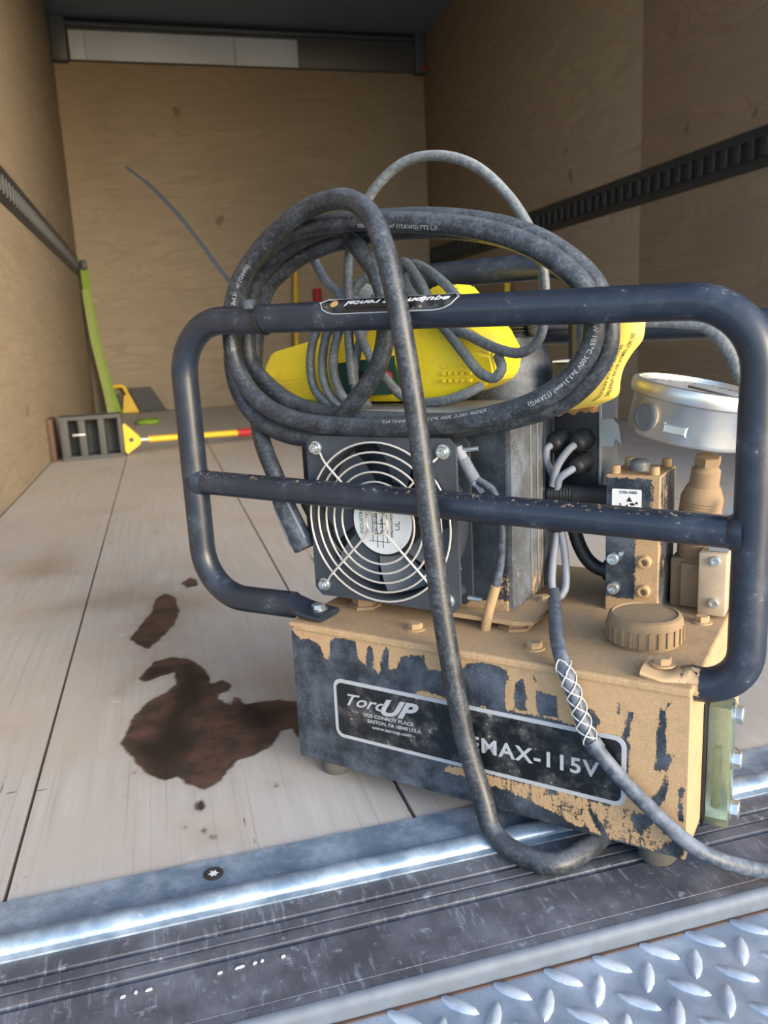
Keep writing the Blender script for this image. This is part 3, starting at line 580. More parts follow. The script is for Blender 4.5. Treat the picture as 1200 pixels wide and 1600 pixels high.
lettering('lettering', 'EMAX-115V', .0178, M['silver'], tank, (.1768, -.0011, .0682), .1070, ex=(1, 0, .016), bold=.0004, spacing=1.12)
lettering('lettering', 'Torc', .0155, M['silver'], tank, (.0575, -.0011, .0835), .0400, ex=(1, 0, .03), shear=.45, bold=.00018)
lettering('lettering', 'UP', .0205, M['silver'], tank, (.0925, -.0011, .0815), .0380, ex=(1, 0, .06), shear=.45, bold=.0008)
for i, (tx, wd) in enumerate((('1025 CONROY PLACE', .050), ('EASTON, PA 18040 U.S.A.', .054), ('www.torcup.com', .040))):
    lettering('lettering', tx, .0046, M['silver'], tank, (.0745+.004*i, -.0011, .0762-.0052*i), wd, ex=(1, 0, .02), bold=.00006)
for x, y in ((.115, .027), (.223, .027), (.330, .138), (.018, .10)):
    part('lid_bolt', hexbolt(bmesh.new(), (x, y, .1532), (0, 0, 1), .0062, .0062), 'dust', tank)

# filler cap
bm = bmesh.new(); FC = (.2965, .079, .153)
lathe(bm, [(.0270, 0), (.0275, .003), (.0292, .0035), (.0292, .0195), (.0280, .0228), (.0255, .0240), (.0250, .0228), (.0001, .0232)], FC, (0, 0, 1), 56)
for k in range(26):
    a = 2*PI*k/26; c, s = math.cos(a), math.sin(a); n0 = len(bm.verts)
    r = bmesh.ops.create_cube(bm, size=1.)
    for v in r['verts']:
        x, y, z = v.co.x*.0028+.0291, v.co.y*.0019, v.co.z*.0125+.0100
        v.co = Vector((FC[0]+x*c-y*s, FC[1]+x*s+y*c, FC[2]+z))
part('filler_cap', bm, 'dustdark', PU)

# front frame
RT = .0125; WFR = .02
pts = fillet([(-.010, WFR, .1615), (-.1195, WFR, .1585), (-.1215, WFR, .4245), (.379, WFR, .4135), (.3785, WFR, .1400), (.340, WFR, .1505)], (.048, .050, .046, .030), 12)
dense = []
for a, b in zip(pts, pts[1:]):
    m = max(1, int((b-a).length/.012)); dense += [a.lerp(b, k/m) for k in range(m)]
dense.append(pts[-1])
bm = tube(bmesh.new(), dense, RT, 18)
def tab(bm, x0, x1, z0, z1):
    # flattened tube end
    rings = []
    for f in np.linspace(0, 1, 7):
        x = x0+(x1-x0)*f; e = min(1., f*2.2); zz = z0+(z1-z0)*f; hz = RT*(1-e)+.0032*e; hy = RT+.0045*e
        rings.append([bm.verts.new((x, WFR+math.cos(2*PI*k/18)*hy, zz+math.copysign(abs(math.sin(2*PI*k/18))**(1-.55*e), math.sin(2*PI*k/18))*hz)) for k in range(18)])
    for a, b in zip(rings, rings[1:]):
        for k in range(18): bm.faces.new((a[k], a[(k+1) % 18], b[(k+1) % 18], b[k]))
    bm.faces.new(rings[0][::-1]); bm.faces.new(rings[-1])
tab(bm, -.013, .029, .1615, .1568); tab(bm, .343, .311, .1500, .1568)
bmesh.ops.recalc_face_normals(bm, faces=bm.faces[:])
fr = part('front_frame', bm, 'frame')
setdust(fr, lambda p: 1. if p.x > .31 and p.z < .165 and p.x < .336 else (.55 if p.x > .3 and p.z < .18 and p.x < .35 and p.y < .02 else 0.))
bm = tube(bmesh.new(), [Vector((-.121+.4925*k/30, WFR, .2735-.0115*k/30)) for k in range(31)], .0115, 16)
setdust(part('cross_bar', bm, 'frame', fr), lambda p: .40 if p.z > .2715-.0115*(p.x+.121)/.49+.0065 else 0.)
for x0, z0 in ((-.112, .2733), (.3695, .2622)):
    bm = bmesh.new(); sg = 1 if x0 < 0 else -1
    lathe(bm, [(.0142, -.004), (.0138, .0), (.0126, .0035), (.0112, .006)], (x0, WFR, z0), (sg, 0, 0), 22); part('weld_bead', bm, 'frame', fr)
part('frame_bolt', hexbolt(bmesh.new(), (.016, .022, .1596), (0, 0, 1), .0065, .0055), 'zincbolt', fr)
part('frame_bolt', hexbolt(bmesh.new(), (.3235, .020, .1598), (0, 0, 1), .0065, .0058), 'dust', fr)
# dark sticker wrapped over the top bar, its printing upside down
bm = bmesh.new(); nA = 12; rs = RT+.0005; zb = lambda x: .4245-.011*(x+.1215)/.5005
rows = []
for i in range(27):
    f = i/26; x = .046+.126*f; a_lo, a_hi = .10, 1.80
    e = min(f, 1-f)*26/4
    if e < 1: a_lo += (1-math.sqrt(1-(1-e)**2))*.9; a_hi -= (1-math.sqrt(1-(1-e)**2))*.9
    rows.append([bm.verts.new((x, WFR-math.cos(a_lo+(a_hi-a_lo)*k/nA)*rs, zb(x)+math.sin(a_lo+(a_hi-a_lo)*k/nA)*rs)) for k in range(nA+1)])
for a, b in zip(rows, rows[1:]):
    for k in range(nA): bm.faces.new((a[k], b[k], b[k+1], a[k+1]))
st = part('sticker', bm, 'label', fr)
bm = bmesh.new()
P = []
for i in range(27):
    f = i/26; e = min(f, 1-f)*26/4; o = (1-math.sqrt(1-(1-min(e, 1))**2))*.9; x = .046+.126*f; P.append((x, .10+o))
Q = [(x, 1.80-(a-.10)) for x, a in P]; loop = P+Q[::-1]+[P[0]]
line = [Vector((x, WFR-math.cos(a)*(rs+.0002), zb(x)+math.sin(a)*(rs+.0002))) for x, a in loop]
tube(bm, line, .0005, 5); part('sticker_edge', bm, 'silver', fr)
me = textmesh('equipment rental', .0075, bold=.0002, shear=.25, extrude=0)
xsT = [v.co.x for v in me.vertices]; w_ = .094/(max(xsT)-min(xsT))
for v in me.vertices:
    x = .165-(v.co.x-min(xsT))*w_; a = 1.0-v.co.y/rs; v.co = Vector((x, WFR-math.cos(a)*(rs+.0003), zb(x)+math.sin(a)*(rs+.0003)))
link('sticker_lettering', me, M['white'], fr)
bm = bmesh.new(); lathe(bm, [(.0035, 0), (.0035, .0004)], (.061, WFR-math.cos(.80)*(rs), zb(.061)+math.sin(.80)*rs), (0, -math.cos(.80), math.sin(.80)), 20); part('sticker_emblem', bm, 'tagback', fr)

# rear frame and lifting handle behind the motor
def dens(pts, st=.012):
    o = []
    for a, b in zip(pts, pts[1:]):
        m = max(1, int((b-a).length/st)); o += [a.lerp(b, k/m) for k in range(m)]
    return o+[pts[-1]]
WR = .242
part('rear_frame', tube(bmesh.new(), dens(fillet([(.030, WR, .1600), (.002, WR, .1590), (.002, WR, .400), (.435, WR, .398), (.435, WR, .150), (.335, WR, .158)], (.02, .045, .045, .03))), RT, 16), 'frame')
part('lifting_handle', tube(bmesh.new(), dens(fillet([(.026, .20, .339), (.026, .20, .4595), (.207, .20, .4595), (.207, .20, .372)], (.03, .03))), .0125, 16), 'frame')

# cooling fan
FX, FY, FZ, FS = .0755, .042, .2425, .151
h = FS/2
def plate_with_hole(bm, y0, y1, half, rin, chamfer=.007, n=64):
    A = []; B = []
    for k in range(n):
        a = 2*PI*(k+.5)/n; c, s = math.cos(a), math.sin(a)
        m = max(abs(c), abs(s)); rx = half/m
        px, pz = c*rx, s*rx
        lim = half*2-chamfer
        if abs(px)+abs(pz) > lim: q = lim/(abs(px)+abs(pz)); px *= q; pz *= q
        A.append([bm.verts.new((FX+px, y, FZ+pz)) for y in (y0, y1)]); B.append([bm.verts.new((FX+c*rin, y, FZ+s*rin)) for y in (y0, y1)])
    for k in range(n):
        a, a2, b, b2 = A[k], A[(k+1) % n], B[k], B[(k+1) % n]
        bm.faces.new((a[0], a2[0], b2[0], b[0])); bm.faces.new((a[1], b[1], b2[1], a2[1])); bm.faces.new((a[0], a[1], a2[1], a2[0])); bm.faces.new((b[0], b2[0], b2[1], b[1]))
bm = bmesh.new(); plate_with_hole(bm, FY, FY+.0035, h, .0705); plate_with_hole(bm, FY+.0255, FY+.0285, h, .0705)
n = 64; R0 = []; 
for k in range(n):
    a = 2*PI*k/n; R0.append([bm.verts.new((FX+math.cos(a)*r, y, FZ+math.sin(a)*r)) for r, y in ((.0705, FY+.001), (.0735, FY+.001), (.0735, FY+.027), (.0705, FY+.027))])
for k in range(n):
    a, b = R0[k], R0[(k+1) % n]
    for j in range(4): bm.faces.new((a[j], b[j], b[(j+1) % 4], a[(j+1) % 4]))
for sx in (-1, 1):
    for sz in (-1, 1):
        lathe(bm, [(.0062, .003), (.0062, .026)], (FX+sx*.063, FY, FZ+sz*.063), (0, 1, 0), 14)
        for da in (-.28, -.14, .14, .28):
            a = math.atan2(sz, sx)+da; p = Vector((FX+math.cos(a)*.072, FY+.002, FZ+math.sin(a)*.072)); q = p+Vector((math.cos(a)*.016, .0, math.sin(a)*.016))
            tube(bm, [p+Vector((0, .001, 0)), q.lerp(p, .45)+Vector((0, .012, 0)), p+Vector((0, .024, 0))], .0012, 5)
bmesh.ops.recalc_face_normals(bm, faces=bm.faces[:])
fan = part('fan', bm, 'castalu')
setdust(fan, lambda p: 0.)
for k in range(7):
    bm = bmesh.new(); a0 = 2*PI*k/7+.3; g = []
    for i in range(7):
        f = i/6; r = .0325+.0355*f; tw = .9-.35*f; cw = .015+.008*f; row = []
        for j in range(7):
            q = j/6-.5; a = a0+q*2*cw*math.cos(tw)/r*1.15+.25*f; y = FY+.015+q*2*cw*math.sin(tw)*.55+.002*math.cos(q*PI)
            row.append(bm.verts.new((FX+math.cos(a)*r, y, FZ+math.sin(a)*r)))
        g.append(row)
    for i in range(6):
        for j in range(6): bm.faces.new((g[i][j], g[i+1][j], g[i+1][j+1], g[i][j+1]))
    bmesh.ops.solidify(bm, geom=bm.faces[:], thickness=.0015)
    part('fan_blade', bm, 'blade', fan)
lt('fan_hub', [(.0325, .024), (.0325, .0045), (.0310, .003), (.0001, .003)], (FX, FY, FZ), (0, 1, 0), 'fanblack', fan, 48)
lt('hub_label', [(.0305, -.0004), (.0300, -.0012), (.0001, -.0012)], (FX, FY+.004, FZ), (0, 1, 0), 'white', fan, 48)
yl = FY+.0026
def ink(lst, mat):
    bm = bmesh.new()
    for x0, z0, x1, z1 in lst: box(bm, (FX+x0*1.15, yl-.0002, FZ+z0*1.15), (FX+x1*1.15, yl+.0002, FZ+z1*1.15))
    return part('label_print', bm, mat, fan)
ln = .00035
ink([(-.009, -.016, -.009+ln, .012), (-.005, -.021, -.005+ln, .012), (.0, -.021, ln, .012), (.004, -.017, .004+ln, .012), (-.009, -.010, .004, -.010+ln), (-.009, -.002, .004, -.002+ln), (-.009, .006, .004, .006+ln), (-.012, -.0165, .006, -.0165+ln)], 'ink')
for tx, sz, x, z, m_, wd in (('INDUSTRIAL', .0042, -.0175, -.011, 'greenink', .024), ('Commonwealth', .0052, -.0125, -.012, 'redink', .026), ('AC 115V 50/60Hz', .0036, -.0050, -.0085, 'ink', .020), ('0.25A', .0034, .0005, -.0095, 'ink', .012), ('IMPEDANCE PROTECTED', .0030, .0095, -.012, 'ink', .026), ('UL', .0062, .0155, -.006, 'ink', .007)):
    lettering('label_print', tx, sz*1.15, M[m_], fan, (FX+x*1.15, yl-.0001, FZ+z*1.15), wd*1.15, ex=(0, 0, 1), ey=(-1, 0, 0))
bm = bmesh.new(); yg = FY-.0055
for r in (.0370, .0457, .0543, .0629, .0715): ringtube(bm, (FX, yg, FZ), r, .00092)
for sx in (-1, 1):
    for sz in (-1, 1):
        a = math.atan2(sz, sx); P_ = [Vector((FX+math.cos(a)*r, y, FZ+math.sin(a)*r)) for r, y in ((.010, yg-.001), (.030, yg-.0008), (.072, yg-.0006), (.078, yg+.001), (.0845, yg+.0042))]
        tube(bm, P_, .00105, 6)
ringtube(bm, (FX, yg-.001, FZ), .0105, .0010, n=28)
part('fan_guard', bm, 'steelwire', fan)
for sx in (-1, 1):
    for sz in (-1, 1):
        bm = bmesh.new(); o = (FX+sx*.0645, FY-.0002, FZ+sz*.0645)
        lathe(bm, [(.0062, 0), (.0062, .0012)], o, (0, -1, 0), 24); sock_screw(bm, (o[0], o[1]-.001, o[2]), (0, -1, 0), .0046, .0048)
        part('guard_screw', bm, 'zincbolt', fan)
        if sx > 0: part('screw_end', lathe(bmesh.new(), [(.0022, 0), (.0022, .012)], (o[0]+.012, FY+.014, o[2]), (1, .15, .1*sz), 12), 'zincbolt', fan)
bm = bmesh.new(); a_, b_ = Vector((.1455, .055, .309)), Vector((.1675, .054, .273)); d_ = (b_-a_).normalized()
lathe(bm, [(.0035, 0), (.0048, .001), (.0048, .012)]+[(r, .012+.0016*k+d) for k in range(14) for r, d in ((.0040, 0), (.0054, .0005), (.0054, .0010))]+[(.003, .0375), (.0022, .044)], a_, d_, 16)
part('wire_plug', bm, 'greywire', fan)
bm = tube(bmesh.new(), catmull(FANWIRE), .0034, 10); o = part('fan_wire', bm, 'lead', fan)
bm = tube(bmesh.new(), catmull(FANWIRE)[-11:], .0042, 10); part('dusty_sleeve', bm, 'dust', fan)

# motor cover behind the fan
def cdust(x, y, z, n):
    e = 0.
    if z < .172: e = .75
    if x > .183 and y > .134: e = max(e, .45+(.3 if z < .22 else 0))
    if x > .17 and z < .2: e = max(e, .42)
    return e
cov = gridbox('motor_cover', (-.0215, .0706, .1645), (.1825, .150, .334), (60, 24, 50), cdust, M['paint_clean'], PU)
gridbox('cover_edge', (.1826, .0735, .165), (.1862, .1495, .333), (2, 20, 50), lambda x, y, z, n: .12+.32*max(0., 1-(z-.165)/.06)+(.34 if n[1] > 0 else 0)+.1*(y > .12), painted('scuffed_grey_edge', (.07, .075, .08), .9, .45, .6), cov)
for y_ in (.1165, .1330):
    bx('fold_rib', (.1861, y_, .172), (.1876, y_+.0022, .329), 'lidgrey', cov, .0006)
bx('back_sheet', (.1835, .150, .166), (.1885, .1695, .330), 'paint_clean', cov, .001)
bx('cover_lid', (-.0315, .0655, .3342), (.1905, .158, .3392), 'lidgrey', cov, .0012)
bx('lid_seam', (-.026, .0685, .328), (.186, .157, .3340), 'fanblack', cov, .0008)
bx('side_bracket', (-.0290, .0725, .205), (-.0216, .082, .329), 'fanblack', cov, .0015)
bm = prism(bmesh.new(), [(.136, .0505), (.196, .0500), (.2105, .0560), (.2125, .1130), (.196, .1270), (.136, .1270)], .1606, .1643, lambda a, b, h_: Vector((a, b, h_)))
part('base_flange', bm, 'dust', cov, 0)
part('flange_bolt', hexbolt(bmesh.new(), (.2005, .112, .1642), (0, 0, 1), .005, .005), 'dust', cov)
for x, y in ((.041, .0635), (.191, .066), (.041, .118), (.188, .118)):
    lt('rubber_mount', [(.0150, 0), (.0150, .0030), (.0125, .0032), (.0125, .0072 if x > .15 else .0136)], (x, y, .1533), (0, 0, 1), 'dustdark', cov, 6 if y < .07 else 20)

# upright motor with a rounded cap
mo = lt('motor', [(.0460, .1533), (.0460, .350), (.0455, .362), (.0430, .375), (.0380, .386), (.031, .3945), (.024, .3985), (.0001, .400)], (.1290, .204, 0), (0, 0, 1), 'motorgrey', PU, 48)
lt('threaded_fitting', [(.017, .396)]+[(r, .400+.0032*k+d) for k in range(5) for r, d in ((.0150, 0), (.0170, .001), (.0170, .002))]+[(.0135, .417), (.0135, .430), (.010, .432)], (.144, .198, 0), (0, 0, 1), 'fanblack', mo, 24)
for k in range(2):
    lt('threaded_fitting', [(.006, 0)]+[(r, .003+.003*k2+d) for k2 in range(6) for r, d in ((.0068, 0), (.0080, .001), (.0080, .002))]+[(.005, .024)], (.122+.046*k, .188, .398), (.25-.5*k, 0, 1), 'castalu', mo, 18)

# junction box with cable glands
jb = bx('junction_box', (.1890, .1705, .2395), (.2310, .2220, .3720), 'fanblack', PU, .002)
bx('side_plate', (.2312, .1700, .2360), (.2345, .2235, .3600), 'alu', jb, .0008)
bx('top_edge', (.1890, .1690, .3718), (.2320, .2230, .3735), 'white', jb, .0003)
bm = bmesh.new(); prism(bm, [(0, .321), (.0115, .3225), (.0165, .317), (.0195, .2995), (.0135, .3045), (.0125, .2975), (0, .2975)], .163, .172, lambda a, b, h_: Vector((.2346+a, h_, b))); part('clip', bm, 'alu', jb, 0)
for i, (x, z, e) in enumerate(((.1975, .3025, (.1915, .160, .270)), (.2195, .3035, (.1955, .150, .262)), (.2185, .2825, (.1990, .152, .258)))):
    bm = bmesh.new(); lathe(bm, [(.0105, 0), (.0105, .004), (.0090, .005)], (x, .1706, z), (-.25, -1, -.25), 6); lathe(bm, [(.0085, .003)]+[(r, .005+.0022*k+d) for k in range(5) for r, d in ((.0078, 0), (.0088, .0007), (.0088, .0014))]+[(.0065, .018), (.0045, .019)], (x, .1706, z), (-.25, -1, -.25), 22)
    part('cable_gland', bm, 'fanblack', jb)
    p0 = Vector((x, .1706, z))+Vector((-.25, -1, -.25)).normalized()*.015; p3 = Vector(e)
    part('grey_wire', tube(bmesh.new(), catmull([p0, p0+Vector((-.004, -.006, -.003)), p0.lerp(p3, .55)+Vector((-.0035, -.006, .002)), p3]), .0035, 10), 'greywire', jb)
lt('bottom_gland', [(.0100, .0)]+[(r, .003+.0025*k+d) for k in range(5) for r, d in ((.0088, 0), (.0102, .0008), (.0102, .0016))]+[(.006, .019)], (.1965, .160, .236), (0, 0, -1), 'fanblack', jb, 22)
part('wire_loop', tube(bmesh.new(), catmull([(.1965, .160, .222), (.1955, .157, .206), (.196, .147, .185), (.199, .138, .168), (.2045, .136, .1595), (.209, .143, .166), (.207, .152, .185), (.203, .158, .205), (.199, .160, .220)]), .0036, 10), 'greywire', jb)
bm = bmesh.new(); lathe(bm, [(.0070, 0), (.0085, .001)]+[(r, .002+.0028*k+d) for k in range(9) for r, d in ((.0082, 0), (.0092, .0007), (.0092, .0016))]+[(.0088, .030), (.0088, .044), (.0096, .045), (.0096, .059)], (.1890, .156, .2530), (1, 0, .02), 22)
part('ribbed_connector', bm, 'fanblack', jb)
bm = tube(bmesh.new(), catmull([(.2050, .172, .237), (.2075, .172, .222), (.2130, .172, .203), (.2220, .172, .188), (.2330, .172, .181), (.2470, .172, .180)]), .0066, 12); lathe(bm, [(.0095, 0), (.0095, .010)], (.2375, .172, .1805), (1, 0, 0), 18)
part('black_conduit', bm, 'fanblack', jb)

# valve block
def vdust(x, y, z, n):
    if n[2] > 0: return .7
    if n[0] > 0: return .43
    e = .5+min(x-.2725, .226-z)/.008
    e = max(e, .5+(.166-z)/.006, .48+(z-.2735)/.006, .44+(x-.286)/.012)
    return min(max(e, 0.), .8)
vb = gridbox('valve_block', (.2470, .1400, .1534), (.2930, .2000, .2765), (46, 20, 64), vdust, M['paint'], PU)
m_ = vb.modifiers.new('bevel', 'BEVEL'); m_.width = .0015; m_.segments = 2; m_.limit_method = 'ANGLE'
for x, y in ((.2535, .147), (.2865, .147), (.2535, .193), (.2865, .193)):
    lt('top_bolt', [(.0042, 0), (.0042, .0062), (.0036, .0072)], (x, y, .2764), (0, 0, 1), 'dust', vb, 18)
lt('round_knob', [(.0088, 0), (.0092, .0035), (.0088, .0042), (.0085, .0075), (.0060, .0098), (.0001, .0106)], (.2690, .168, .2764), (0, 0, 1), 'greyplastic', vb, 30)
for x, z, m2 in ((.2545, .2020, 'zincbolt'), (.2820, .2015, 'dust'), (.2550, .1752, 'zincbolt'), (.2815, .1750, 'dust')):
    bm = bmesh.new(); sock_screw(bm, (x, .1402, z), (0, -1, 0), .0054, .0062); part('socket_screw', bm, m2, vb)
lt('small_screw', [(.0020, 0), (.0020, .003)], (.2612, .1402, .2068), (0, -1, 0), 'zincbolt', vb, 12)
bm = prism(bmesh.new(), rrect(.2525, .2360, .2775, .2642, .0015, 3), .1393, .1401, fxz); part('maker_label', bm, 'white', vb, 0)
lettering('label_print', '2106-A085', .0034, M['ink'], vb, (.2590, .1391, .2605), .0150)
lettering('label_print', 'DC24V', .0034, M['ink'], vb, (.2555, .1391, .2380), .0115, ex=(0, 0, 1), ey=(-1, 0, 0))
bm = bmesh.new(); random.seed(3)
for k in range(34):
    x = .2585+random.random()*.0165; z = .2375+random.random()*.0145
    box(bm, (x, .1391, z), (x+random.uniform(.0008, .002), .1394, z+random.uniform(.0006, .0018)))
o = part('label_print', bm, 'ink', vb, 0); o['kind'] = 'stuff'
prism_b = prism(bmesh.new(), [(.2650, .2535), (.2700, .2535), (.2675, .2580)], .1391, .1394, fxz); part('label_print', prism_b, 'ink', vb, 0)

# manifold behind the gauge
mf = bx('manifold', (.2960, .1720, .1534), (.3760, .238, .1985), 'dustdark', PU, .002)
bx('side_block', (.3060, .1660, .1560), (.3235, .1719, .1955), 'dustdark', mf, .0015)
bx('end_plate', (.3235, .1500, .1560), (.3460, .1715, .2110), 'alupale', mf, .0015)
for z in (.2050, .1680):
    bm = bmesh.new(); sock_screw(bm, (.3370, .1502, z), (0, -1, 0), .0042, .0040); part('socket_screw', bm, 'zincbolt', mf)
bm = bmesh.new(); prism(bm, [(.330, .2115), (.346, .2115), (.351, .256), (.347, .258)], .156, .160, fxz); part('lever', bm, 'alu', mf, 0)

# pressure gauge on its stem, leaning
st0, st1 = Vector((.3130, .1850, .1985)), Vector((.3255, .1690, .2920)); ax = (st1-st0).normalized()
gx = Vector((.21, -.005, 1.)).normalized()
pg = part('pressure_gauge', lathe(bmesh.new(), [(.0455, 0), (.0490, .0015), (.0503, .005), (.0503, .0345), (.0515, .036)], Vector((.3125, .1660, .3265))-gx*.0215, gx, 72), 'steel')
G0 = Vector((.3125, .1660, .3265))-gx*.0215
part('bezel', lathe(bmesh.new(), [(.0508, .0330), (.0535, .0345), (.0545, .0385), (.0545, .0425), (.0530, .0455), (.0495, .0462), (.0488, .0440), (.0488, .0335)], G0, gx, 72, ring=True), 'steel', pg)
lt('dial_face', [(.0485, .0380), (.0485, .0400)], G0, gx, 'white', pg, 48)
lt('dial_glass', [(.0486, .0424), (.0486, .0442)], G0, gx, 'glass', pg, 48)
gX, gY, gZ = basis(gx)
bm = bmesh.new()
for k in range(28):
    a = math.radians(-225+270*k/27); d = gX*math.cos(a)+gY*math.sin(a); L_ = .006 if k % 3 == 0 else .0035
    tube(bm, [G0+gx*.0403+d*(.0455-L_), G0+gx*.0403+d*.0455], .00035, 4)
part('dial_marks', bm, 'ink', pg)
bm = bmesh.new(); d = gX*.3+gY*.9; d.normalize(); tube(bm, [G0+gx*.0412-d*.010, G0+gx*.0412+d*.038], lambda f: .0011*(1-.7*f), 6); part('needle', bm, 'ink', pg)
gd = Vector((-.59, -.81, 0)); gd = (gd-gx*gd.dot(gx)).normalized()
pc = G0+gx*.0175+gd*.0490
bm = bmesh.new(); lathe(bm, [(.0118, -.002), (.0118, .0022), (.0095, .0030), (.0085, .0022), (.0001, .0026)], pc, gd, 32); part('vent_plug', bm, 'greyplastic', pg)
lt('vent_rim', [(.0128, -.002), (.0132, .0012), (.0124, .0016)], pc, gd, 'alupale', pg, 32)
gd2 = Vector((-.06, -1, 0)); gd2 = (gd2-gx*gd2.dot(gx)).normalized(); tq = gx.cross(gd2)
bm = bmesh.new(); r_ = bmesh.ops.create_cube(bm, size=1.)
for v in r_['verts']: v.co = G0+gx*(.0130+v.co.z*.0085*(1 if v.co.y < 0 else .7))+tq*(v.co.x*.020*(1 if v.co.y < 0 else .85))+gd2*(.0496+v.co.y*.0018)
bmesh.ops.bevel(bm, geom=bm.edges[:], offset=.0004, segments=2, affect='EDGES'); part('embossed_pad', bm, 'steel', pg)
bm = bmesh.new(); lathe(bm, [(.0112, 0), (.0112, .006), (.0100, .007)], st1-ax*.0085, ax, 6); part('stem_nut', bm, 'dustdark', pg)
bm = bmesh.new(); lathe(bm, [(.0130, 0), (.0145, .004), (.0150, .020), (.0165, .0205), (.0170, .034)]+[(r, .034+.0026*k+d) for k in range(9) for r, d in ((.0168, 0), (.0176, .0006), (.0176, .0013))]+[(.0165, .059), (.0140, .066), (.0122, .068), (.0118, .082), (.0098, .084), (.0085, .088)], st0, ax, 36); part('stem_coupler', bm, 'dustdark', pg)

# oil sight glass on the right end
sg = bx('sight_glass', (.3490, .0590, .0150), (.3665, .0830, .1160), 'sight', PU, .0025)
bx('gasket', (.3466, .0575, .0140), (.3490, .0845, .1170), 'fanblack', sg, .0006)
bx('oil_column', (.3535, .0670, .0280), (.3590, .0760, .0800), 'oil', sg, .002)
for z in (.1075, .0700, .0270):
    bm = bmesh.new(); lathe(bm, [(.0085, 0), (.0085, .0012)], (.3665, .071, z), (1, 0, 0), 24); lathe(bm, [(.0074, .001), (.0074, .0060), (.0064, .0068)], (.3665, .071, z), (1, 0, 0), 6); part('sight_bolt', bm, 'zincbolt', sg)

# ------------------------------------------------------------------ cables, pendant, tag and tie that lie on the unit (same local frame)
def onpump(o):
    o.location = ORG; o.rotation_euler = (0, 0, RZ); return o
def solo(name, bm, mat, label, cat, smooth=40):
    return tag(onpump(part(name, bm, mat, None, smooth)), label, cat)
RC = .0083
cp = catmull(COIL, .004)
pcab = solo('power_cable', tube(bmesh.new(), cp, RC, 14), 'power', 'thick black power cable coiled over the front frame, one end hanging to the sill', 'cable', 60)
part('inner_loop', tube(bmesh.new(), catmull(COILB, .004), RC, 14), 'power', pcab, 60)
e0, e1 = Vector(COIL[0]), Vector(COIL[1]); dd = (e0-e1).normalized()
part('cable_boot', lathe(bmesh.new(), [(.0086, -.050), (.0098, -.048), (.0105, -.012), (.0112, -.006), (.0112, .004), (.0095, .005)], e0, dd, 18), 'lead', pcab)
for q in range(3):
    a_ = q*2.1; n_ = basis(dd)[0]*math.cos(a_)+basis(dd)[1]*math.sin(a_)
    part('boot_rib', tube(bmesh.new(), [e0-dd*.044+n_*.0096, e0-dd*.004+n_*.0112], .0016, 6), 'greywire', pcab)
side = Vector((.9, -.3, .35)).normalized()
part('cable_boot', lathe(bmesh.new(), [(.0080, -.040), (.0090, -.036), (.0098, -.002), (.0085, .003)], e0+Vector((.0185, .012, .012)), (dd+Vector((.08, 0, 0))).normalized(), 16), 'fanblack', pcab)
for k, off in enumerate((Vector((0, 0, 0)), Vector((.020, .012, .012)))):
    a = e0+off+dd*.002
    part('bare_wire', tube(bmesh.new(), catmull([a, a+dd*.012+Vector((.001, 0, 0)), a+dd*.022+Vector((.005, 0, .001)), a+dd*.032+Vector((.010, 0, .001))], .003), .0012, 6), 'alupale', pcab)
cumc = [0.]
for i in range(1, len(cp)): cumc.append(cumc[-1]+(cp[i]-cp[i-1]).length)
def arc(idx):
    v = Vector(COIL[idx]); j = min(range(len(cp)), key=lambda q: (cp[q]-v).length); return cumc[j]
tw = (.44, -.90, .06)
tubetext('cable_print', '300V  3x3.31mm² (12AWG) FT2 L.F', .0046, M['print'], pcab, cp, arc(I_TOP)+.004, -.62, RC, 1, tw)
tubetext('cable_print', 'E  SJOOW 105°C 300V 3x3.31mm² (12AWG)', .0046, M['print'], pcab, cp, arc(I_RIGHT)+.012, -.05, RC, 1, tw)
tubetext('cable_print', 'SOOW 105°C 300V 3x3.31mm² (12AWG) FT2', .0046, M['print'], pcab, cp, arc(I_BOT)-.01, -.75, RC, 1, tw)
tubetext('cable_print', 'SJOOW 105°C 300V 3x3.31mm² (12AWG)', .0046, M['print'], pcab, cp, arc(I_LEFT), -.3, RC, 1, tw)

# grey remote cord with its yellow pendant
RG = .0044
def sect(u, w, hw, z0, z1, cz):
    """chamfered section of the pendant body: six corners front-bottom round to back-bottom"""
    return [(u, w-hw*.72, z0), (u, w-hw, z0+(z1-z0)*cz), (u, w-hw*.93, z0+(z1-z0)*(cz+.25)), (u, w-hw*.35, z1), (u, w+hw*.45, z1), (u, w+hw, z0+(z1-z0)*.65), (u, w+hw, z0+(z1-z0)*.25), (u, w+hw*.7, z0)]
S_ = [(-.1125, .148, .020, .3610, .3890, .30), (-.1080, .148, .024, .3560, .3925, .30), (-.0830, .147, .027, .3450, .3970, .32), (-.0450, .146, .030, .3425, .4040, .36), (-.010, .145, .031, .3420, .410, .40),
      (.0120, .145, .031, .3415, .415, .42), (.050, .143, .031, .3415, .422, .42), (.0725, .142, .0315, .3420, .4310, .44), (.0765, .141, .0405, .3425, .4360, .48), (.0930, .141, .0415, .3430, .4455, .48), (.1170, .140, .0415, .3455, .4450, .48), (.1420, .139, .0395, .3530, .4190, .50), (.1570, .138, .034, .3610, .4020, .50), (.1600, .138, .028, .3660, .3960, .50)]
bm = bmesh.new(); rings = [[bm.verts.new(p) for p in sect(*s)] for s in S_]
for a, b in zip(rings, rings[1:]):
    for k in range(8): bm.faces.new((a[k], b[k], b[(k+1) % 8], a[(k+1) % 8]))
bm.faces.new(rings[0]); bm.faces.new(rings[-1][::-1])
bmesh.ops.recalc_face_normals(bm, faces=bm.faces[:])
bmesh.ops.bevel(bm, geom=[e for e in bm.edges if e.calc_face_angle(0) > .35], offset=.002, segments=2, affect='EDGES')
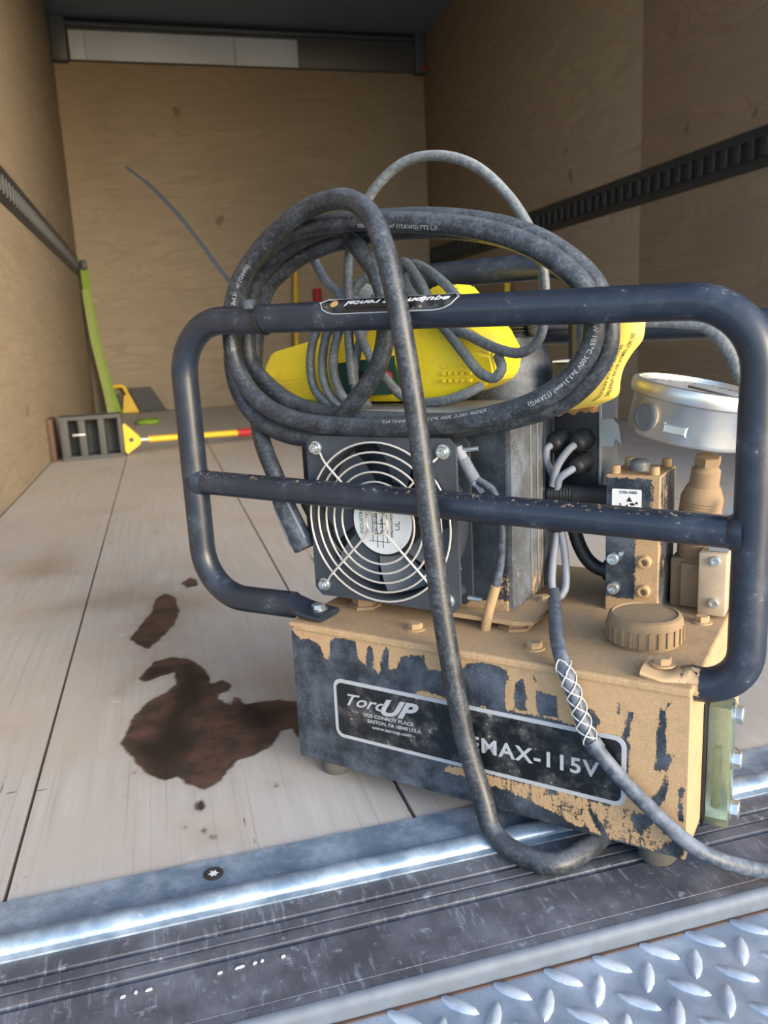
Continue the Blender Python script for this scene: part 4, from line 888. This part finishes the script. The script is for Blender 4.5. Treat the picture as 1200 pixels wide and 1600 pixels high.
pend = solo('remote_pendant', bm, 'yellow', 'yellow remote pendant box with dark green panel lying on the motor cover in grey cord', 'remote control', 30)
bm = prism(bmesh.new(), [(-.012, .3790), (.0560, .3850), (.0620, .3560), (.0500, .3490), (.0020, .3480)], .1090, .1200, fxz); part('control_panel', bm, 'greenpanel', pend, 0)
bm = prism(bmesh.new(), [(-.016, .3830), (.0600, .3900), (.0600, .3850), (-.012, .3790)], .1075, .1200, fxz); part('panel_rim', bm, 'yellow', pend, 0)
for x, z, mm in ((.050, .3660, 'redgrip'), (.022, .3660, 'fanblack')):
    lt('push_button', [(.0055, 0), (.0055, .003), (.0045, .0042), (.0001, .0045)], (x, .1092, z), (0, -1, 0), mm, pend, 20)
bm = bmesh.new()
for j in range(3):
    for k in range(5): box(bm, (.112+.006*k-.001*j, .0990+.0016*j, .3600+.0062*j), (.1155+.006*k-.001*j, .1035+.0016*j, .3630+.0062*j))
o = part('embossed_print', bm, 'yellow', pend, 0); o['kind'] = 'stuff'
gcm = 'grey'
gc = solo('pendant_cable', tube(bmesh.new(), catmull(GRAYA), RG, 12), gcm, 'thin grey dusty cable arching over the coil and wound round the pendant', 'cable', 60)
for nm, L_, st in (('cord_loop', GRAYB, .004), ('cord_winding', GRAYC, .004), ('cord_winding', GRAYC2, .004), ('cord_winding', GRAYC3, .004), ('cord_winding', GRAYC4, .004), ('cord_loop', GRAYD, .004), ('cord_loop', GRAYE, .004)):
    part(nm, tube(bmesh.new(), catmull(L_, st), RG, 12), gcm, gc, 60)
part('grey_knot', lathe(bmesh.new(), [(.006, -.004), (.014, .0), (.0175, .010), (.0150, .020), (.0085, .027), (.0001, .029)], (.020, .118, .424), (.1, 0, 1), 24), 'grey', gc)

# lead with woven wire grip
lp = catmull(LEAD, .004)
lead = solo('supply_lead', tube(bmesh.new(), lp, lambda f: .0056, 14), 'lead', 'dark grey lead with a woven wire grip running down the tank front to the sill', 'cable', 60)
cl = [0.]
for i in range(1, len(lp)): cl.append(cl[-1]+(lp[i]-lp[i-1]).length)
def larc(idx):
    v = Vector(LEAD[idx]); return cl[min(range(len(lp)), key=lambda q: (lp[q]-v).length)]
tg, frl = frames(lp); s0, s1 = larc(4)+.002, larc(7)+.004
bm = bmesh.new()
for hand in (1, -1):
    for q in range(3):
        P_ = []
        for k in range(91):
            s = s0+(s1-s0)*k/90; i = min(int(np.searchsorted(cl, s)), len(lp)-1); a = hand*(s-s0)/.034*2*PI+q*2*PI/3
            x, y = frl[i]; f = (s-cl[i-1])/max(cl[i]-cl[i-1], 1e-9); p = lp[i-1].lerp(lp[i], f)
            P_.append(p+(x*math.cos(a)+y*math.sin(a))*(.0060+.0004*hand))
        tube(bm, P_, .00055, 5)
o = part('wire_grip', bm, 'steelwire', lead, 60)
i1 = min(int(np.searchsorted(cl, s1)), len(lp)-2)
part('grip_collar', tube(bmesh.new(), lp[i1:i1+3], .0068, 14), 'lead', lead)

gh = solo('grey_hose', tube(bmesh.new(), catmull(GREYHOSE), .0068, 12), 'grey', 'grey corrugated hose bending down behind the pressure gauge', 'hose', 60)

# zip tie with a long uncut tail
zp = catmull(ZIP, .004)
bm = bmesh.new(); tg, _ = frames(zp); prev = None
for i, p in enumerate(zp):
    wv = tg[i].cross(Vector((.35, -.9, .2))).normalized(); nv = tg[i].cross(wv); w_ = .00165 if i < len(zp)-6 else .0011; t_ = .0006
    r = [bm.verts.new(p+wv*a*w_+nv*b*t_) for a, b in ((-1, -1), (1, -1), (1, 1), (-1, 1))]
    if prev:
        for k in range(4): bm.faces.new((prev[k], prev[(k+1) % 4], r[(k+1) % 4], r[k]))
    prev = r
    if i == 0: bm.faces.new(r)
bm.faces.new(prev[::-1]); bmesh.ops.recalc_face_normals(bm, faces=bm.faces[:])
zt = solo('cable_tie', bm, 'fanblack', 'black plastic cable tie round coil and frame tube with long tail standing up', 'cable tie', 0)
z0 = Vector(ZIP[0])
part('tie_head', box(bmesh.new(), tuple(z0-Vector((.004, .003, .004))), tuple(z0+Vector((.004, .003, .004))), .0012), 'lead', zt)
loop = [Vector((z0.x+.004, .0200+.0134*math.cos(a), .4222+.0134*math.sin(a))) for a in np.linspace(0, 2*PI, 33)]
bm = bmesh.new(); pr = None
for p in loop:
    nv = Vector((0, p.y-.02, p.z-.4222)).normalized(); r = [bm.verts.new(p+Vector((s*.0016, 0, 0))+nv*q*.0005) for s, q in ((-1, -1), (1, -1), (1, 1), (-1, 1))]
    if pr:
        for k in range(4): bm.faces.new((pr[k], pr[(k+1) % 4], r[(k+1) % 4], r[k]))
    pr = r
part('tie_band', bm, 'fanblack', zt, 0)

# yellow tag
TL, TR = catmull(TAGL, .004), catmull(TAGR, .004)
def resamp(P_, n):
    c = [0.]
    for i in range(1, len(P_)): c.append(c[-1]+(P_[i]-P_[i-1]).length)
    o = []
    for k in range(n+1):
        s = c[-1]*k/n; i = min(max(int(np.searchsorted(c, s)), 1), len(P_)-1); o.append(P_[i-1].lerp(P_[i], (s-c[i-1])/max(c[i]-c[i-1], 1e-9)))
    return o
A_, B_ = resamp(TL, 30), resamp(TR, 30)
def sheet(bm, rows, th=.0004):
    g = [[bm.verts.new(p) for p in r] for r in rows]; f = []
    for a, b in zip(g, g[1:]):
        for k in range(len(a)-1): f.append(bm.faces.new((a[k], a[k+1], b[k+1], b[k])))
    bmesh.ops.recalc_face_normals(bm, faces=bm.faces[:]); bmesh.ops.solidify(bm, geom=bm.faces[:], thickness=th); return bm
tagrows = [[a.lerp(b, k/8)+Vector((.25, -.6, .1)).normalized()*.004*math.sin(PI*k/8) for k in range(9)] for a, b in zip(A_, B_)]
up0 = [p+Vector((.001, .003, .010)) for p in tagrows[0]]
wt = solo('warning_tag', sheet(bmesh.new(), [up0]+tagrows), 'tag', 'curled yellow warning tag with small black print hanging behind the cable coil', 'tag', 50)
a, b = A_[-1], B_[-1]
part('torn_backing', sheet(bmesh.new(), [[a.lerp(b, k/8)+Vector((0, .002, 0)) for k in range(9)], [a.lerp(b, k/8)+Vector((-.003-.012*(1-k/8), .010, -.004-.003*math.sin(k*2.1))) for k in range(9)], [a.lerp(b, k/8)+Vector((-.006-.018*(1-k/8), .022, -.0065-.002*math.cos(k*3.))) for k in range(9)]]), 'tagback', wt)
part('curled_edge', sheet(bmesh.new(), [[A_[i]+Vector((-.0005, .0005, 0)), A_[i]+Vector((-.006, .010, -.002)), A_[i]+Vector((-.004, .022, -.004))] for i in range(16, 31)]), 'tagback', wt)
def tagtext(body, size, v0, t0, wd):
    me = textmesh(body, size, bold=size*.02, extrude=0); xs_ = [v.co.x for v in me.vertices]; x0_ = min(xs_); sc = wd/(max(xs_)-x0_)
    for v in me.vertices:
        f = t0+(v.co.x-x0_)*sc; g = v0+v.co.y/.022
        i = min(max(f*30, 0), 29.99); a, b = tagrows[int(i)], tagrows[int(i)+1]; k = min(max(g*8, 0), 7.99)
        p = a[int(k)].lerp(a[int(k)+1], k % 1).lerp(b[int(k)].lerp(b[int(k)+1], k % 1), i % 1)
        v.co = p+Vector((.35, -.75, .1)).normalized()*.0011
    return link('tag_print', me, M['ink'], wt)
for bod, sz, v0, t0, wd in (('DO NOT REMOVE BEFORE OPERATING', .0040, .60, .12, .62), ('SEE OTHER SIDE FOR INSTRUCTIONS', .0032, .38, .22, .60)):
    tagtext(bod, sz, v0, t0, wd)

# ------------------------------------------------------------------ small things in the background and on the sill
def wsolo(name, bm, mat, label, cat, smooth=40, group=None): return tag(part(name, bm, mat, None, smooth), label, cat, group)
# long-handled tool with slotted black head, lying against the left wall
TY = 3.30
tool = empty('pole_tool', (-.27, TY, 0)); tag(tool, 'long-handled tool on the floor with black slotted head, yellow pole and red grip', 'tool')
off = Vector((.27, -TY, 0))
def tp(name, bm, mat, smooth=40):
    for v in bm.verts: v.co += off
    return part(name, bm, mat, tool, smooth)
bm = bmesh.new(); x0, x1, zt_ = -.385, -.158, .168
box(bm, (x0, TY+.105, .001), (x1, TY+.11, zt_)); box(bm, (x0, TY, .001), (x1, TY+.104, .016)); box(bm, (x0, TY, zt_-.014), (x1, TY+.104, zt_))
for xa, xb in ((x0, x0+.030), (-.318, -.292), (-.246, -.222), (x1-.016, x1)): box(bm, (xa, TY-.001, .0161), (xb, TY+.1045, zt_-.0141), .003)
tp('slotted_head', bm, 'slotgrey')
tp('clip_pin', lathe(bmesh.new(), [(.006, 0), (.006, .045), (.004, .048)], (-.340, TY-.004, .098), (1, 0, 0), 12), 'alu')
bm = prism(bmesh.new(), [(-.156, .018), (-.148, .006), (-.099, .040), (-.090, .055), (-.099, .074), (-.150, .128), (-.156, .120)], TY+.03, TY+.055, fxz); tp('fan_bracket', bm, 'polepaint', 0)
tp('bracket_bolt', lathe(bmesh.new(), [(.008, 0), (.008, .006), (.005, .008)], (-.128, TY+.030, .062), (0, -1, 0), 14), 'slotgrey')
pa, pb = Vector((-.100, TY+.043, .058)), Vector((.300, TY+.18, .042))
tp('ferrule', tube(bmesh.new(), [pa, pa.lerp(pb, .10)], .012, 14), 'alu')
tp('pole', tube(bmesh.new(), [pa.lerp(pb, .08), pb], .0125, 16), 'polepaint')
tp('grip', tube(bmesh.new(), [pb.lerp(pa, .01), pb+(pb-pa)*.32], .0165, 16), 'redgrip')
bd = wsolo('dark_board', box(bmesh.new(), (-.4285, 3.30, .0005), (-.408, 3.42, .165), .002), 'brownboard', 'short dark brown board standing between left wall and black slotted tool head', 'board')

# lime strap hanging in the front left corner
def strip(P_, wdir, hw, th=.002):
    P_ = catmull(P_, .03); rows = []
    for p in P_: rows.append([p-Vector(wdir)*hw, p, p+Vector(wdir)*hw])
    return sheet(bmesh.new(), rows, th)
ls = wsolo('tie_down_strap', strip([(-.392, 5.70, .940), (-.385, 5.69, .72), (-.362, 5.66, .45), (-.322, 5.60, .20), (-.275, 5.55, .006)], (.9, .3, 0), .026), 'lime', 'lime green webbing strap hanging from the rail in the front left corner', 'strap')
part('strap_tail', strip([(-.398, 5.68, .80), (-.380, 5.64, .50), (-.350, 5.58, .28), (-.325, 5.52, .10), (-.318, 5.50, .005)], (.9, .3, 0), .024), 'limepale', ls)
part('strap_hook', box(bmesh.new(), (-.415, 5.685, .925), (-.372, 5.712, .985), .006), 'rail', ls)
bm = bmesh.new(); lathe(bm, [(.060, 0), (.066, .006), (.066, .020), (.058, .026), (.02, .026), (.015, .014), (.0001, .012)], (-.085, 4.75, .0005), (0, 0, 1), 28); wsolo('strap_roll', bm, 'lime', 'rolled lime green strap lying flat on floor in front of the yellow scoop', 'strap')
bm = strip([(.72, 5.45, .024), (.85, 5.42, .024), (1.0, 5.44, .024), (1.2, 5.46, .024)], (0, .5, .86), .022); wsolo('strap_length', bm, 'lime', 'length of green strap lying on floor along front wall, seen over the motor cover', 'strap')
# yellow handled scoop by the front wall
sc_ = empty('scoop', (-.18, 5.60, 0)); tag(sc_, 'scoop with yellow bent handle and black blade leaning on front wall beside the lime strap', 'tool')
so = Vector((.18, -5.60, 0))
def sp(name, bm, mat, smooth=40):
    for v in bm.verts: v.co += so
    return part(name, bm, mat, sc_, smooth)
sp('handle', tube(bmesh.new(), fillet([Vector((-.335, 5.68, .175)), Vector((-.235, 5.68, .185)), Vector((-.185, 5.68, .05))], [.03]), .014, 12), 'polepaint')
sp('bracket', prism(bmesh.new(), [(-.255, .005), (-.150, .005), (-.200, .130), (-.235, .120)], 5.665, 5.695, fxz), 'polepaint', 0)
sp('blade', prism(bmesh.new(), [(-.140, .004), (.030, .004), (-.060, .165), (-.205, .165)], 5.70, 5.725, fxz), 'fanblack', 0)
sp('side_plate', prism(bmesh.new(), [(-.345, .02), (-.262, .02), (-.262, .13), (-.335, .14)], 5.70, 5.72, fxz), 'fanblack', 0)
# poles leaning on the walls
def leaning(p, q, r, label, grip=None):
    o = wsolo('yellow_pole', tube(bmesh.new(), [Vector(p), Vector(q)], r, 16), 'polepaint', label, 'pole')
    if grip:
        d = (Vector(q)-Vector(p)).normalized(); part('grip', tube(bmesh.new(), [Vector(q)-d*.004, Vector(q)+d*grip], r*1.7, 16), 'redgrip', o)
leaning((.906, 5.60, .016), (.985, 5.725, 1.06), .018, 'tall yellow pole leaning upright on the front wall, seen through the cable coil')
leaning((1.08, 5.55, .016), (1.115, 5.715, .655), .018, 'shorter yellow pole with red grip leaning on the front wall', .11)
leaning((1.86, 4.30, .016), (1.942, 4.34, .80), .018, 'yellow pole leaning on the right wall, mostly hidden behind the frame tubes')
cap = wsolo('red_marker', lathe(bmesh.new(), [(.016, 0), (.016, .012), (.010, .018), (.0001, .02)], (1.945, YF-.071, 2.18), (0, -1, 0), 18), 'redgrip', 'tiny red marker lens high in the front right corner', 'marker light')
# pale paint chips on the sill
base = None
for k, (x, y, a, s) in enumerate(((-.062, .4735, .3, 1.), (-.054, .4745, 1.2, .8), (-.046, .4742, .1, 1.3), (-.001, .4740, .2, 1.), (.012, .4748, .1, 1.9), (.022, .4752, .5, .9), (.027, .4756, .9, .8), (.041, .4752, .2, .9), (-.122, .468, .4, 1.1))):
    if base is None:
        bm = bmesh.new(); prism(bm, [(-.0016, -.0006), (.0004, -.0009), (.0018, -.0003), (.0012, .0008), (-.0010, .0007)], 0, .0007, lambda a, b, h_: Vector((a, b, h_)))
        o = base = part('paint_chip', bm, 'white', None, 0)
    else: o = base.copy(); C.objects.link(o)
    o.location = (x, y, -.0013); o.rotation_euler = (0, 0, a); o.scale = (s, 1.1, 1.)
    tag(o, 'tiny white paint chip by the sill groove, ' + ('second from left', 'third from left', 'fourth from left', 'fifth from left', 'largest and sixth from left', 'seventh from left', 'eighth from left', 'farthest right', 'farthest left')[k], 'chip', 'white paint chips on the sill')
